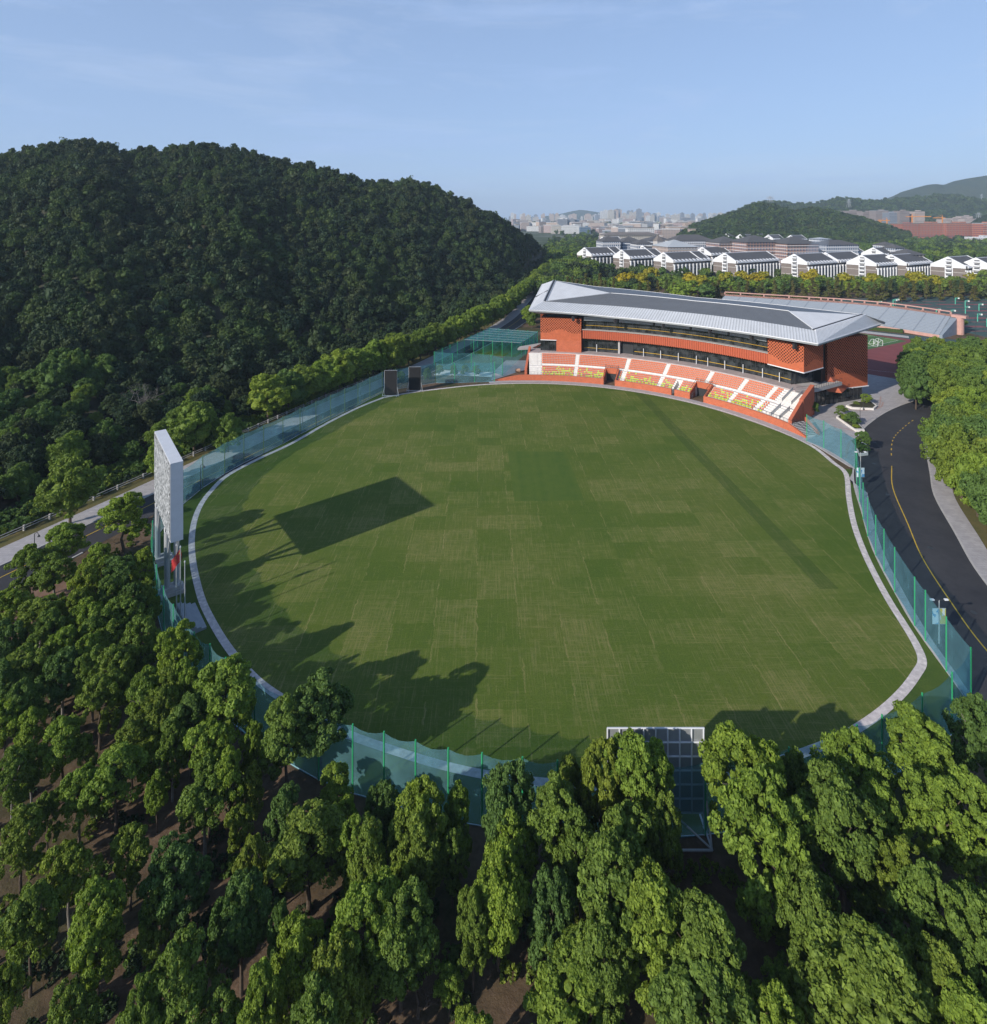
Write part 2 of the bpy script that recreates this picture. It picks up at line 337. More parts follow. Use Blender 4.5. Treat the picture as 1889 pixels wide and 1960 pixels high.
# ------------------------------------------------------------------ mesh builder
class MB:
    def __init__(s): s.v=[]; s.f=[]; s.uv=[]; s.mi=[]; s.m=0
    def face(s,pts,uv=None):
        i=len(s.v); s.v+= [tuple(p) for p in pts]; s.f.append(tuple(range(i,i+len(pts)))); s.mi.append(s.m)
        if uv is None:
            a=Vector(pts[0]); b=Vector(pts[1]); c=Vector(pts[-1]); nn=(b-a).cross(c-a)
            if nn.length<1e-12 and len(pts)>3: nn=(Vector(pts[2])-a).cross(c-a)
            if nn.length>0: nn.normalize()
            if abs(nn.z)>.75: uv=[(p[0],p[1]) for p in pts]
            else:
                t=Vector((-nn.y,nn.x,0)); t.normalize(); uv=[(p[0]*t.x+p[1]*t.y,p[2]) for p in pts]
        s.uv+=list(uv)
        return s
    def prism(s,poly,z0,z1,bottom=True,top=True):
        n=len(poly); A=sum(poly[i][0]*poly[(i+1)%n][1]-poly[(i+1)%n][0]*poly[i][1] for i in range(n))
        if A<0: poly=poly[::-1]
        zt=z1 if hasattr(z1,'__len__') else [z1]*n
        if A<0 and hasattr(z1,'__len__'): zt=list(z1)[::-1]
        if top: s.face([(p[0],p[1],zt[i]) for i,p in enumerate(poly)])
        if bottom: s.face([(p[0],p[1],z0) for p in poly][::-1])
        for i in range(n):
            a=poly[i]; b=poly[(i+1)%n]; j=(i+1)%n
            s.face([(a[0],a[1],z0),(b[0],b[1],z0),(b[0],b[1],zt[j]),(a[0],a[1],zt[i])])
        return s
    def box(s,cx,cy,z0,z1,sx,sy,rot=0):
        c,q=math.cos(rot),math.sin(rot)
        return s.prism([(cx+x*c-y*q,cy+x*q+y*c) for x,y in ((-sx/2,-sy/2),(sx/2,-sy/2),(sx/2,sy/2),(-sx/2,sy/2))],z0,z1)
    def tube(s,p,q,r,n=6,r2=None):
        p=Vector(p); q=Vector(q); d=q-p
        if d.length<1e-6: return s
        d.normalize(); a=d.orthogonal().normalized(); b=d.cross(a); r2=r if r2 is None else r2
        A=[p+(a*math.cos(2*math.pi*i/n)+b*math.sin(2*math.pi*i/n))*r for i in range(n)]
        B=[q+(a*math.cos(2*math.pi*i/n)+b*math.sin(2*math.pi*i/n))*r2 for i in range(n)]
        for i in range(n):
            j=(i+1)%n; s.face([A[i],A[j],B[j],B[i]])
        s.face(A[::-1]); s.face(B); return s
    def sector(s,r1,r2,t1,t2,z0,z1,step=1.5,C=None):
        "block between two radii and two angles (degrees) about the field centre"
        C=C or FC; n=max(1,int(abs(t2-t1)/step)); zf=z1 if callable(z1) else (lambda t:z1); z0f=z0 if callable(z0) else (lambda t:z0)
        P=lambda r,t,z:(C[0]+r*math.cos(R(t)),C[1]+r*math.sin(R(t)),z)
        if t2<t1: t1,t2=t2,t1
        for i in range(n):
            a=lerp(t1,t2,i/n); b=lerp(t1,t2,(i+1)/n); ua,ub=-R(a)*r1,-R(b)*r1
            s.face([P(r1,a,zf(a)),P(r2,a,zf(a)),P(r2,b,zf(b)),P(r1,b,zf(b))])
            s.face([P(r1,b,z0f(b)),P(r1,a,z0f(a)),P(r1,a,zf(a)),P(r1,b,zf(b))],[(ub,z0f(b)),(ua,z0f(a)),(ua,zf(a)),(ub,zf(b))])
            s.face([P(r2,a,z0f(a)),P(r2,b,z0f(b)),P(r2,b,zf(b)),P(r2,a,zf(a))],[(ua,z0f(a)),(ub,z0f(b)),(ub,zf(b)),(ua,zf(a))])
            s.face([P(r1,a,z0f(a)),P(r1,b,z0f(b)),P(r2,b,z0f(b)),P(r2,a,z0f(a))])
        s.face([P(r1,t1,z0f(t1)),P(r2,t1,z0f(t1)),P(r2,t1,zf(t1)),P(r1,t1,zf(t1))])
        s.face([P(r2,t2,z0f(t2)),P(r1,t2,z0f(t2)),P(r1,t2,zf(t2)),P(r2,t2,zf(t2))])
        return s
    def mesh(s,name,mats):
        me=bpy.data.meshes.new(name); me.from_pydata(s.v,[],s.f)
        for x in (mats if isinstance(mats,(list,tuple)) else [mats]): me.materials.append(MATS[x])
        me.polygons.foreach_set('material_index',s.mi)
        l=me.uv_layers.new(name='UVMap'); l.data.foreach_set('uv',np.array(s.uv,dtype=np.float32).ravel())
        me.update(); return me
def obj(name,mb,mat,parent=None,loc=None,kind=None):
    me=mb.mesh(name,mat) if isinstance(mb,MB) else mb
    o=bpy.data.objects.new(name,me); COL.objects.link(o)
    if parent is not None: o.parent=parent
    if loc is not None: o.location=loc
    if kind: o['kind']=kind
    return o
def tag(o,label,cat,group=None,kind=None):
    o['label']=label; o['category']=cat
    if group: o['group']=group
    if kind: o['kind']=kind
    return o
def thing(name,label,cat,loc=(0,0,0),rz=0,group=None,scale=None):
    o=bpy.data.objects.new(name,None); COL.objects.link(o); o.location=loc; o.rotation_euler=(0,0,rz)
    if scale: o.scale=scale
    o.empty_display_size=.5
    return tag(o,label,cat,group)
def struct(name,mb,mat): 
    o=obj(name,mb,mat); o['kind']='structure'; return o
ORD='first second third fourth fifth sixth seventh eighth ninth tenth eleventh twelfth thirteenth fourteenth fifteenth sixteenth seventeenth eighteenth nineteenth twentieth'.split()
TENS={2:'twenty',3:'thirty',4:'forty',5:'fifty',6:'sixty',7:'seventy',8:'eighty',9:'ninety'}
def ordn(i):
    i+=1
    if i<=20: return ORD[i-1]
    if i>=100: return 'hundredth' if i==100 else 'hundred and '+ordn(i-101)
    t,r=divmod(i,10)
    return (TENS[t]+'-'+ORD[r-1]) if r else {3:'thirtieth',4:'fortieth',5:'fiftieth',6:'sixtieth',7:'seventieth',8:'eightieth',9:'ninetieth'}[t]
def offset(poly,d):
    out=[]
    for i,p in enumerate(poly):
        a=Vector(poly[max(0,i-1)]); b=Vector(poly[min(len(poly)-1,i+1)]); t=(b-a).normalized(); n=Vector((t.y,-t.x))
        dd=d[i] if hasattr(d,'__len__') else d
        out.append((p[0]+n.x*dd,p[1]+n.y*dd))
    return out
def smooth(poly,k=6,closed=False):
    P=[Vector(p) for p in poly]; n=len(P); out=[]
    rngI=range(n if closed else n-1)
    for i in rngI:
        if closed: p0,p1,p2,p3=P[(i-1)%n],P[i],P[(i+1)%n],P[(i+2)%n]
        else: p0,p1,p2,p3=P[max(0,i-1)],P[i],P[i+1],P[min(n-1,i+2)]
        for j in range(k):
            t=j/k; out.append(tuple(.5*((2*p1)+(-p0+p2)*t+(2*p0-5*p1+4*p2-p3)*t*t+(-p0+3*p1-3*p2+p3)*t**3)))
    if not closed: out.append(tuple(P[-1]))
    return out
def ribbon(mb,a,b,z0,z1=None,closed=False):
    n=len(a); 
    for i in range(n if closed else n-1):
        j=(i+1)%n
        pa,pb,qa,qb=a[i],a[j],b[i],b[j]
        cr=(pb[0]-pa[0])*(qa[1]-pa[1])-(pb[1]-pa[1])*(qa[0]-pa[0])
        fc=[(*pa,z0),(*pb,z0),(*qb,z0),(*qa,z0)]
        if cr<0: fc=fc[::-1]
        mb.face(fc)
    return mb
def kerb(mb,a,b,z0,z1):
    ribbon(mb,a,b,z1)
    for L in (a,b):
        for i in range(len(L)-1):
            mb.face([(*L[i],z0),(*L[i+1],z0),(*L[i+1],z1),(*L[i],z1)])
    return mb
FC=(11.0,129.0)
def pol(r,t,z=0): return (FC[0]+r*math.cos(R(t)),FC[1]+r*math.sin(R(t)),z)

# ------------------------------------------------------------------ ground
mb=MB(); mb.face([(-9000,-600,0),(9000,-600,0),(9000,9500,0),(-9000,9500,0)]); struct('ground',mb,'ground')

ring_px=[(735,762),(690,780),(630,810),(560,850),(500,878),(440,910),(410,938),(390,965),(378,995),(373,1030),(375,1070),(383,1110),(395,1150),(415,1190),(440,1230),(470,1268),(508,1305),(556,1337),(610,1370),(676,1401),(760,1430),(850,1457),(940,1476),(1050,1490),(1170,1496),(1300,1490),(1400,1472),(1490,1447),(1580,1415),(1630,1389),(1680,1355),(1720,1318),(1745,1285),(1756,1262),(1744,1230),(1720,1190),(1695,1150),(1668,1100),(1645,1050),(1628,1000),(1619,950),(1614,906),(1590,885),(1560,860),(1530,843)]
ring=[gp(u,v) for u,v in ring_px]
ring=smooth(ring,4)
arc=[pol(70.2,t)[:2] for t in np.arange(19,128,2.5)]
ringc=ring+[p for p in arc if True][0:0]
# the closed outfield outline: ring + the arc in front of the stand
a0=math.degrees(math.atan2(ring[-1][1]-FC[1],ring[-1][0]-FC[0])); a1=math.degrees(math.atan2(ring[0][1]-FC[1],ring[0][0]-FC[0]))
r0=math.hypot(ring[-1][0]-FC[0],ring[-1][1]-FC[1]); r1=math.hypot(ring[0][0]-FC[0],ring[0][1]-FC[1])
arc=[pol(interp(t,[a0,a0+12,a1-16,a1],[r0,70.0,69.2,r1]),t)[:2] for t in np.arange(a0+2,a1-1,2.5)]
out=ring+arc
mb=MB(); c=(FC[0],FC[1],.03)
for i in range(len(out)):
    a=out[i]; b=out[(i+1)%len(out)]; mb.face([c,(*a,.03),(*b,.03)],None)
# winding upward
mb2=MB()
for f in mb.f:
    P=[mb.v[i] for i in f]; cr=(P[1][0]-P[0][0])*(P[2][1]-P[0][1])-(P[1][1]-P[0][1])*(P[2][0]-P[0][0])
    mb2.face(P if cr>0 else P[::-1])
struct('cricket_field',mb2,'outfield_turf')
mb=MB(); mb.face([(4.3,116.7,.036),(18.5,117,.036),(17.8,141.2,.036),(3.5,141.5,.036)]); struct('pitch_square_grass',mb,'pitch_turf')
# boundary strip: closed polyline, width 1.4
def offc(poly,d):
    n=len(poly); o=[]
    for i,p in enumerate(poly):
        a=Vector(poly[(i-1)%n]); b=Vector(poly[(i+1)%n]); t=(b-a).normalized(); q=Vector((t.y,-t.x)); o.append((p[0]+q.x*d,p[1]+q.y*d))
    return o
inn=offc(out,0.0); dd=1.0
test=offc(out,1.0); outward=1 if math.hypot(test[10][0]-FC[0],test[10][1]-FC[1])>math.hypot(out[10][0]-FC[0],out[10][1]-FC[1]) else -1
wid=offc(out,outward*1.0)
mb=MB(); ribbon(mb,inn,wid,.045,closed=True); struct('boundary_path',mb,'strip_paving')

# ------------------------------------------------------------------ fence lines (tops in the photo, posts 6.9 m)
HP=6.9
def base_of(u,t,h=HP):
    v=topbase(t,h); return gp(u,v)
far_px=[(946.6,692.8),(908.5,693.8),(870,694.9),(833.5,694.9),(783,702),(757,706),(731.9,711.7),(707.9,722.2),(685,733.6),(659.8,744),(632.7,755.9),(604.6,768.4),(574.2,781.5),(541.5,797.6),(504.4,813.6),(466.7,829.9),(430,848),(388,872),(350,900),(318,932),(303,952)]
west_px=[(303,952),(292,998),(290,1029),(294,1061),(300,1082),(313.5,1124),(332,1158),(371.5,1211),(402,1234),(432,1260),(487,1298)]
south_px=[(487,1298),(550,1335),(610,1365),(675,1388),(735,1402),(795.4,1418.4),(858,1433.5),(922.6,1443),(1000,1451),(1067,1457),(1165,1462),(1260,1463),(1350,1458),(1430,1448),(1510,1432),(1590,1406),(1640,1389),(1688,1369.5),(1765,1328),(1822,1288),(1858.2,1240.6)]
east_px=[(1858.2,1240.6),(1811.2,1181.9),(1771.2,1131.1),(1750.7,1105.6),(1712.5,1048.7),(1692,1013.7),(1676.2,987),(1660.8,953.8),(1652,925),(1645,896),(1640,868),(1637,840)]
gate_px=[(1637,840),(1609.6,822),(1576.7,805.7),(1544,793.7)]
FL={k:[base_of(*p) for p in px] for k,px in dict(far=far_px,west=west_px,south=south_px,east=east_px,gate=gate_px).items()}
grass_poly=FL['far'][::-1][:0]
loop=FL['far'][::-1]
encl=list(reversed(FL['far']))  # placeholder order not needed
allb=FL['far'][6:]+FL['west'][1:]+FL['south'][1:]+FL['east'][1:]
mb=MB()
for i in range(len(allb)-1):
    a=allb[i]; b=allb[i+1]; P=[(*FC,.012),(*a,.012),(*b,.012)]
    mb.face(P[::-1] if (a[0]-FC[0])*(b[1]-FC[1])-(a[1]-FC[1])*(b[0]-FC[0])<0 else P)
struct('verge_lawn',mb,'verge_grass')

def fence(name,label,pts,h=HP,posts='green_post',net='teal_net',step=None,rail=True,sag=.0,skip=()):
    t=thing(name,label,'fence',(pts[0][0],pts[0][1],0)); ox,oy=pts[0]
    L=[(p[0]-ox,p[1]-oy) for p in pts]
    mb=MB()
    for i in range(len(L)-1):
        a,b=L[i],L[i+1]; n=4; d=math.hypot(b[0]-a[0],b[1]-a[1]); 
        nx,ny=(b[1]-a[1])/max(d,.01),-(b[0]-a[0])/max(d,.01)
        for k in range(n):
            p=(k/n); q=(k+1)/n; ba=.12*math.sin(math.pi*p); bb=.12*math.sin(math.pi*q)
            za=h-.28*math.sin(math.pi*p); zb=h-.28*math.sin(math.pi*q)
            A=(lerp(a[0],b[0],p)+nx*ba,lerp(a[1],b[1],p)+ny*ba); B=(lerp(a[0],b[0],q)+nx*bb,lerp(a[1],b[1],q)+ny*bb)
            mb.face([(*A,.02),(*B,.02),(*B,zb),(*A,za)])
    obj('netting',mb,net,t)
    pm=MB().tube((0,0,0),(0,0,h+.12),.085,8).mesh('post',posts)
    for i,p in enumerate(L):
        if i in skip: continue
        obj('post',pm,None,t,(p[0],p[1],0))
    rb=MB()
    for i in range(len(L)-1): rb.tube((*L[i],.06),(*L[i+1],.06),.05,5)
    obj('bottom_cable',rb,'steel' if rail else posts,t)
    return t
fence('boundary_fence','tall teal net fence with dull olive posts between the left road and the field',FL['far'][3:],posts='olive_post')
fence('boundary_fence','teal net fence on bright green posts in front of the practice nets',FL['far'][:4][::-1])
fence('boundary_fence','teal net fence curving behind the scoreboard and flagpoles',FL['west'])
fence('boundary_fence','teal net fence between the foreground wood and the near edge of the field',FL['south'])
fence('boundary_fence','teal net fence running beside the curving asphalt road',FL['east'])
fence('boundary_fence','short teal net fence across the paved plaza at the end of the stand',FL['gate'])

# ------------------------------------------------------------------ left road
PL=[(-118,30),(-100,68),(-85.9,100),(-76.9,120.5),(-64.5,150),(-50.8,182),(-39.5,205),(-24,240.7),(3.8,318),(20.6,401),(57,596),(80,800)]
wide=[14.4,14.4,14.4,13.6,11.6,9.9,10.2,13.2,14.4,14.4,14.4,14.4]
PLs=smooth(PL,5); ws=list(np.interp(np.linspace(0,len(PL)-1,len(PLs)),range(len(PL)),wide))
mb=MB(); ribbon(mb,offset(PLs,5.8),offset(PLs,ws),.02); struct('left_road',mb,'asphalt')
mb=MB(); kerb(mb,PLs,offset(PLs,5.65),0,.13); struct('left_pavement',mb,'paving')
mb=MB(); kerb(mb,offset(PLs,5.66),offset(PLs,5.92),0,.135); struct('left_kerb',mb,'kerb_stone')
nk=10
mb=MB(); kerb(mb,offset(PLs,[w+.0 for w in ws])[:nk+2],offset(PLs,[w+.3 for w in ws])[:nk+2],0,.13); kerb(mb,offset(PLs,ws)[-25:],offset(PLs,[w+.3 for w in ws])[-25:],0,.13); struct('left_kerb',mb,'kerb_stone')
mb=MB(); ribbon(mb,offset(PLs,9.35),offset(PLs,9.53),.026); struct('left_road_marking',mb,'yellow_paint')
mb=MB(); ribbon(mb,offset(PLs,-11),PLs,.015); struct('left_road_verge',mb,'dry_grass')
# low balustrade on the far side of the pavement
t=thing('roadside_balustrade','low pale concrete balustrade along the far side of the left pavement','balustrade',(PLs[0][0],PLs[0][1],0))
BL=offset(PLs,-2.9); ox,oy=PLs[0]; rb=MB(); pm=MB().box(0,0,0,1.05,.28,.28).mesh('post','kerb_stone')
for i in range(len(BL)-1):
    a,b=BL[i],BL[i+1]
    if a[1]>215: break
    for z in (.45,.9): rb.tube((a[0]-ox,a[1]-oy,z),(b[0]-ox,b[1]-oy,z),.07,4)
    d=math.hypot(b[0]-a[0],b[1]-a[1]); k=max(1,int(d/3.0))
    for j in range(k): obj('post',pm,None,t,(lerp(a[0],b[0],j/k)-ox,lerp(a[1],b[1],j/k)-oy,0))
obj('rail',rb,'kerb_stone',t)
mb=MB(); poly=[gp(u,v) for u,v in ((20,1140),(110,1105),(150,1130),(120,1185),(60,1200),(0,1260),(-60,1260),(-60,1180))]; mb.prism([p for p in poly],0,.008,bottom=False); struct('red_soil',mb,'red_earth')
mb=MB(); poly=[gp(u,v) for u,v in ((0,905),(90,880),(160,850),(230,818),(300,812),(280,850),(200,880),(120,905),(0,960))]; mb.prism(poly,0,.008,bottom=False); struct('bare_soil',mb,'red_earth')

# ------------------------------------------------------------------ right road
CL=[(61,10),(61,40),(62.8,60),(65.8,76.7),(68.6,86.1),(72.7,97.4),(78,108.2),(85.0,122.3),(92.3,133.2),(102.5,147.7),(111.3,156.5),(123,166),(137,174.5),(155,181),(185,188),(230,196)]
CLs=smooth(CL,5)
# the road runs near to far: left of travel is the field side
mb=MB(); ribbon(mb,offset(CLs,-7),offset(CLs,7),.02); struct('right_road',mb,'asphalt')
mb=MB(); kerb(mb,offset(CLs,-7.3),offset(CLs,-7.0),0,.13); kerb(mb,offset(CLs,7.0),offset(CLs,7.3),0,.13); struct('right_kerb',mb,'kerb_stone')
mb=MB(); kerb(mb,offset(CLs,7.31),offset(CLs,10.6),0,.12); struct('right_pavement',mb,'paving')
mb=MB(); ribbon(mb,offset(CLs,10.61),offset(CLs,13.5),.01); struct('right_verge',mb,'dry_grass')
mb=MB(); cl=[p for p in CLs if p[1]<134]; ribbon(mb,offset(cl,-.09),offset(cl,.09),.026)
cl=[p for p in CLs if 138<p[1]<165]
i=0
rs=[]; 
for a,b in zip(cl[:-1],cl[1:]):
    for k in range(2): rs.append((lerp(a[0],b[0],k/2),lerp(a[1],b[1],k/2)))
for i in range(0,len(rs)-1,2):
    s_=[rs[i],(lerp(rs[i][0],rs[i+1][0],.85),lerp(rs[i][1],rs[i+1][1],.85))]; ribbon(mb,offset(s_,-.1),offset(s_,.1),.026)
struct('right_road_marking',mb,'yellow_paint')
for i,(x,y) in enumerate(((82.0,119.5),(76.3,100.4),(97.5,147.0),(70.2,84.0),(89.0,134.5))):
    t_=obj('manhole_cover',MB().tube((0,0,.021),(0,0,.03),.42,16),'lamp_dark',None,(x,y,0)); tag(t_,f"round dark manhole cover in the right road, {ordn(i)} of those along the curve",'manhole cover')
lk=offset(CLs,-7.31); lk=[p for p in lk if p[1]<188 and p[0]<150]
mb=MB(); fe=FL['east']
inner=[]
for p in lk:
    if p[1]<66: q=(p[0]-2,p[1])
    elif p[1]<125: q=(interp(p[1],[b[1] for b in fe],[b[0] for b in fe])+.3,p[1]-3)
    else: q=(interp(p[1],[125,131,148,165,188],[77.5,82.5,82,90,100]),p[1]+.5)
    inner.append(q)
kerb(mb,inner,lk,0,.12); struct('plaza_pavement',mb,'paving')
# plaza behind, up to the building
mb=MB(); mb.prism([(82.3,131.5),(86,140),(93,155),(104,170),(121,181),(136,184.5),(150,196),(135,212),(110,205),(95,185),(88,165),(80.8,148.5)],0,.135,bottom=False); struct('plaza_pavement',mb,'paving')
def strip(pts,w,z,mat,name):
    mb=MB(); s=smooth(pts,5); ribbon(mb,offset(s,-w/2),offset(s,w/2),z); struct(name,mb,mat)
strip([(84,137),(92,148),(97.5,150.5),(96,156),(90,160.5),(92,166)],.55,.142,'pink_paving','plaza_inlay')
strip([(100,176),(108,171),(116,173),(121,178.5)],.5,.142,'pink_paving','plaza_inlay')
strip([(124,184),(117,174.5),(112,171)],.4,.142,'pink_paving','plaza_inlay')

# ------------------------------------------------------------------ trees
def ico(sub=1):
    t=(1+5**.5)/2
    v=[(-1,t,0),(1,t,0),(-1,-t,0),(1,-t,0),(0,-1,t),(0,1,t),(0,-1,-t),(0,1,-t),(t,0,-1),(t,0,1),(-t,0,-1),(-t,0,1)]
    f=[(0,11,5),(0,5,1),(0,1,7),(0,7,10),(0,10,11),(1,5,9),(5,11,4),(11,10,2),(10,7,6),(7,1,8),(3,9,4),(3,4,2),(3,2,6),(3,6,8),(3,8,9),(4,9,5),(2,4,11),(6,2,10),(8,6,7),(9,8,1)]
    v=[np.array(p,float)/math.sqrt(1+t*t) for p in v]
    for _ in range(sub):
        mid={}; nf=[]
        def g(a,b):
            k=(min(a,b),max(a,b))
            if k not in mid: p=v[a]+v[b]; v.append(p/np.linalg.norm(p)); mid[k]=len(v)-1
            return mid[k]
        for a,b,c in f:
            x,y,z=g(a,b),g(b,c),g(c,a); nf+=[(a,x,z),(b,y,x),(c,z,y),(x,y,z)]
        f=nf
    return np.array(v),f
ICO1=ico(1); ICO0=ico(0)
def crown_mesh(name,seed,mat,W,Hc,z0,nl=16,ns=13,nleaf=30,leaf=.30,shape='round',core=True,jit=.55,lobe=(.17,.27),cs=.66):
    r=np.random.default_rng(seed)
    lob=[]
    for i in range(nl):
        if shape=='cone':
            h=(i+.5)/nl; rad=.44*(1-h)**.85*W; a=r.random()*6.28
            c=np.array([math.cos(a)*rad*.55,math.sin(a)*rad*.55,z0+h*Hc*.94]); rr=max(.10*W,rad*.62)
        elif shape=='umbrella':
            a=r.random()*6.28; q=math.sqrt(r.random())*.38; h=.72-.9*q*q+r.normal()*.08-.25*(r.random()<.3)
            c=np.array([math.cos(a)*q*W,math.sin(a)*q*W,z0+h*Hc]); rr=r.uniform(*lobe)*W
        else:
            h=r.random()**.9; prof=math.sin(math.pi*min(1,(h*.80+.16)))**.75
            a=i*2.4+r.random()*1.2; q=.33*prof*r.uniform(.45,1.1)
            c=np.array([math.cos(a)*q*W,math.sin(a)*q*W,z0+.12*Hc+h*.74*Hc]); rr=r.uniform(*lobe)*W*(.72+.4*prof)
        lob.append((c,rr))
    if shape!='cone': lob.append((np.array([0,0,z0+.5*Hc]),.25*W))
    V=[];Fc=[]; nb=0
    cen=np.array([l[0] for l in lob]); rad=np.array([l[1] for l in lob])
    leaves=[]
    for li,(c,rr) in enumerate(lob):
        for k in range(ns):
            d=r.normal(size=3); d/=np.linalg.norm(d)
            d[2]=abs(d[2])*.9+d[2]*.25 if r.random()<.65 else d[2]; d/=np.linalg.norm(d)
            sc_=c+d*rr*r.uniform(.75,1.02); sr=rr*r.uniform(.24,.40)
            if np.any(np.linalg.norm(cen-sc_,axis=1)<rad*.72): continue
            D=r.normal(size=(nleaf,3)); D/=np.linalg.norm(D,axis=1)[:,None]
            D=D+d*.55; D/=np.linalg.norm(D,axis=1)[:,None]
            Pp=sc_+D*sr*r.uniform(.72,1.12,size=(nleaf,1)); Pp[:,2]=sc_[2]+(Pp[:,2]-sc_[2])*.85
            N=D+jit*r.normal(size=(nleaf,3)); N/=np.linalg.norm(N,axis=1)[:,None]
            leaves.append((Pp,N))
    Pp=np.concatenate([l[0] for l in leaves]); N=np.concatenate([l[1] for l in leaves]); n=len(Pp)
    T=np.cross(N,r.normal(size=(n,3))); T/=np.linalg.norm(T,axis=1)[:,None]; B=np.cross(N,T)
    s=leaf*r.uniform(.6,1.25,size=(n,1))
    q=np.stack([Pp-T*s*.5-B*s*.32,Pp+T*s*.5-B*s*.32+N*s*.1,Pp+T*s*.5+B*s*.32,Pp-T*s*.5+B*s*.32+N*s*.1],1).reshape(-1,3)
    V=[q]; faces=[tuple(range(4*i,4*i+4)) for i in range(n)]; nb=4*n
    if core:  # added inner blobs that block light and view through the crown
        iv,iff=ICO1 if nl>9 else ICO0
        for c,rr in lob:
            V.append(c+iv*rr*np.array([cs,cs,cs*.9])*(1+.1*r.normal(size=(len(iv),1)))); faces+=[tuple(x+nb for x in f) for f in iff]; nb+=len(iv)
    rr_=np.percentile(np.hypot(Pp[:,0],Pp[:,1]),97); kx=(W/2)/rr_; lo,hi=np.percentile(Pp[:,2],1.5),np.percentile(Pp[:,2],98.5)
    V=np.concatenate(V); V[:,:2]*=kx; V[:,2]=z0+(V[:,2]-lo)*(Hc*.97/(hi-lo))
    me=bpy.data.meshes.new(name); me.from_pydata(V.tolist(),[],faces); me.materials.append(MATS[mat]); me.update()
    return me
def trunk_mesh(name,seed,W,H,z0,mat='bark',r0=.20):
    r=random.Random(seed); mb=MB()
    p=Vector((0,0,-.3)); k=4; top=z0+.45*(H-z0)
    pts=[p]
    for i in range(1,k+1): pts.append(Vector((r.uniform(-.12,.12)*i*.5,r.uniform(-.12,.12)*i*.5,top*i/k)))
    for i in range(k): mb.tube(pts[i],pts[i+1],r0*(1-.17*i),8,r0*(1-.17*(i+1)))
    for j in range(6):
        a=j*1.05+r.random(); st=pts[-1].lerp(pts[-2],r.random()*.8); e=Vector((math.cos(a)*W*.28,math.sin(a)*W*.28,lerp(z0,H,r.uniform(.35,.8))))
        mid=st.lerp(e,.5)+Vector((0,0,-.2)); mb.tube(st,mid,r0*.42,6,r0*.3); mb.tube(mid,e,r0*.3,5,r0*.12)
    return mb.mesh(name,mat)
# near variants: W 5, H 8.5, crown starts at 1.9
NEAR={}
LM=['leaf_bright','leaf_mid','leaf_cool','leaf_olive']
TW,TH,TZ=5.4,8.6,3.1
for k in range(7):
    tz=TZ if k<4 else 2.3
    me=crown_mesh('camphor_crown',100+k,'leaf_mid',TW,TH-tz,tz,nl=[13,17,11,15,20,24,18][k],ns=16,nleaf=120,leaf=.185,lobe=(.14,.25),cs=.24)
    NEAR[k]=me
    for lm in LM:
        c=me.copy(); c.materials[0]=MATS[lm]; NEAR[(k,lm)]=c
NT=[trunk_mesh('camphor_trunk',k,TW,TH,TZ) for k in range(3)]+[trunk_mesh('camphor_trunk',9,TW,TH,TZ,'pale_bark')]
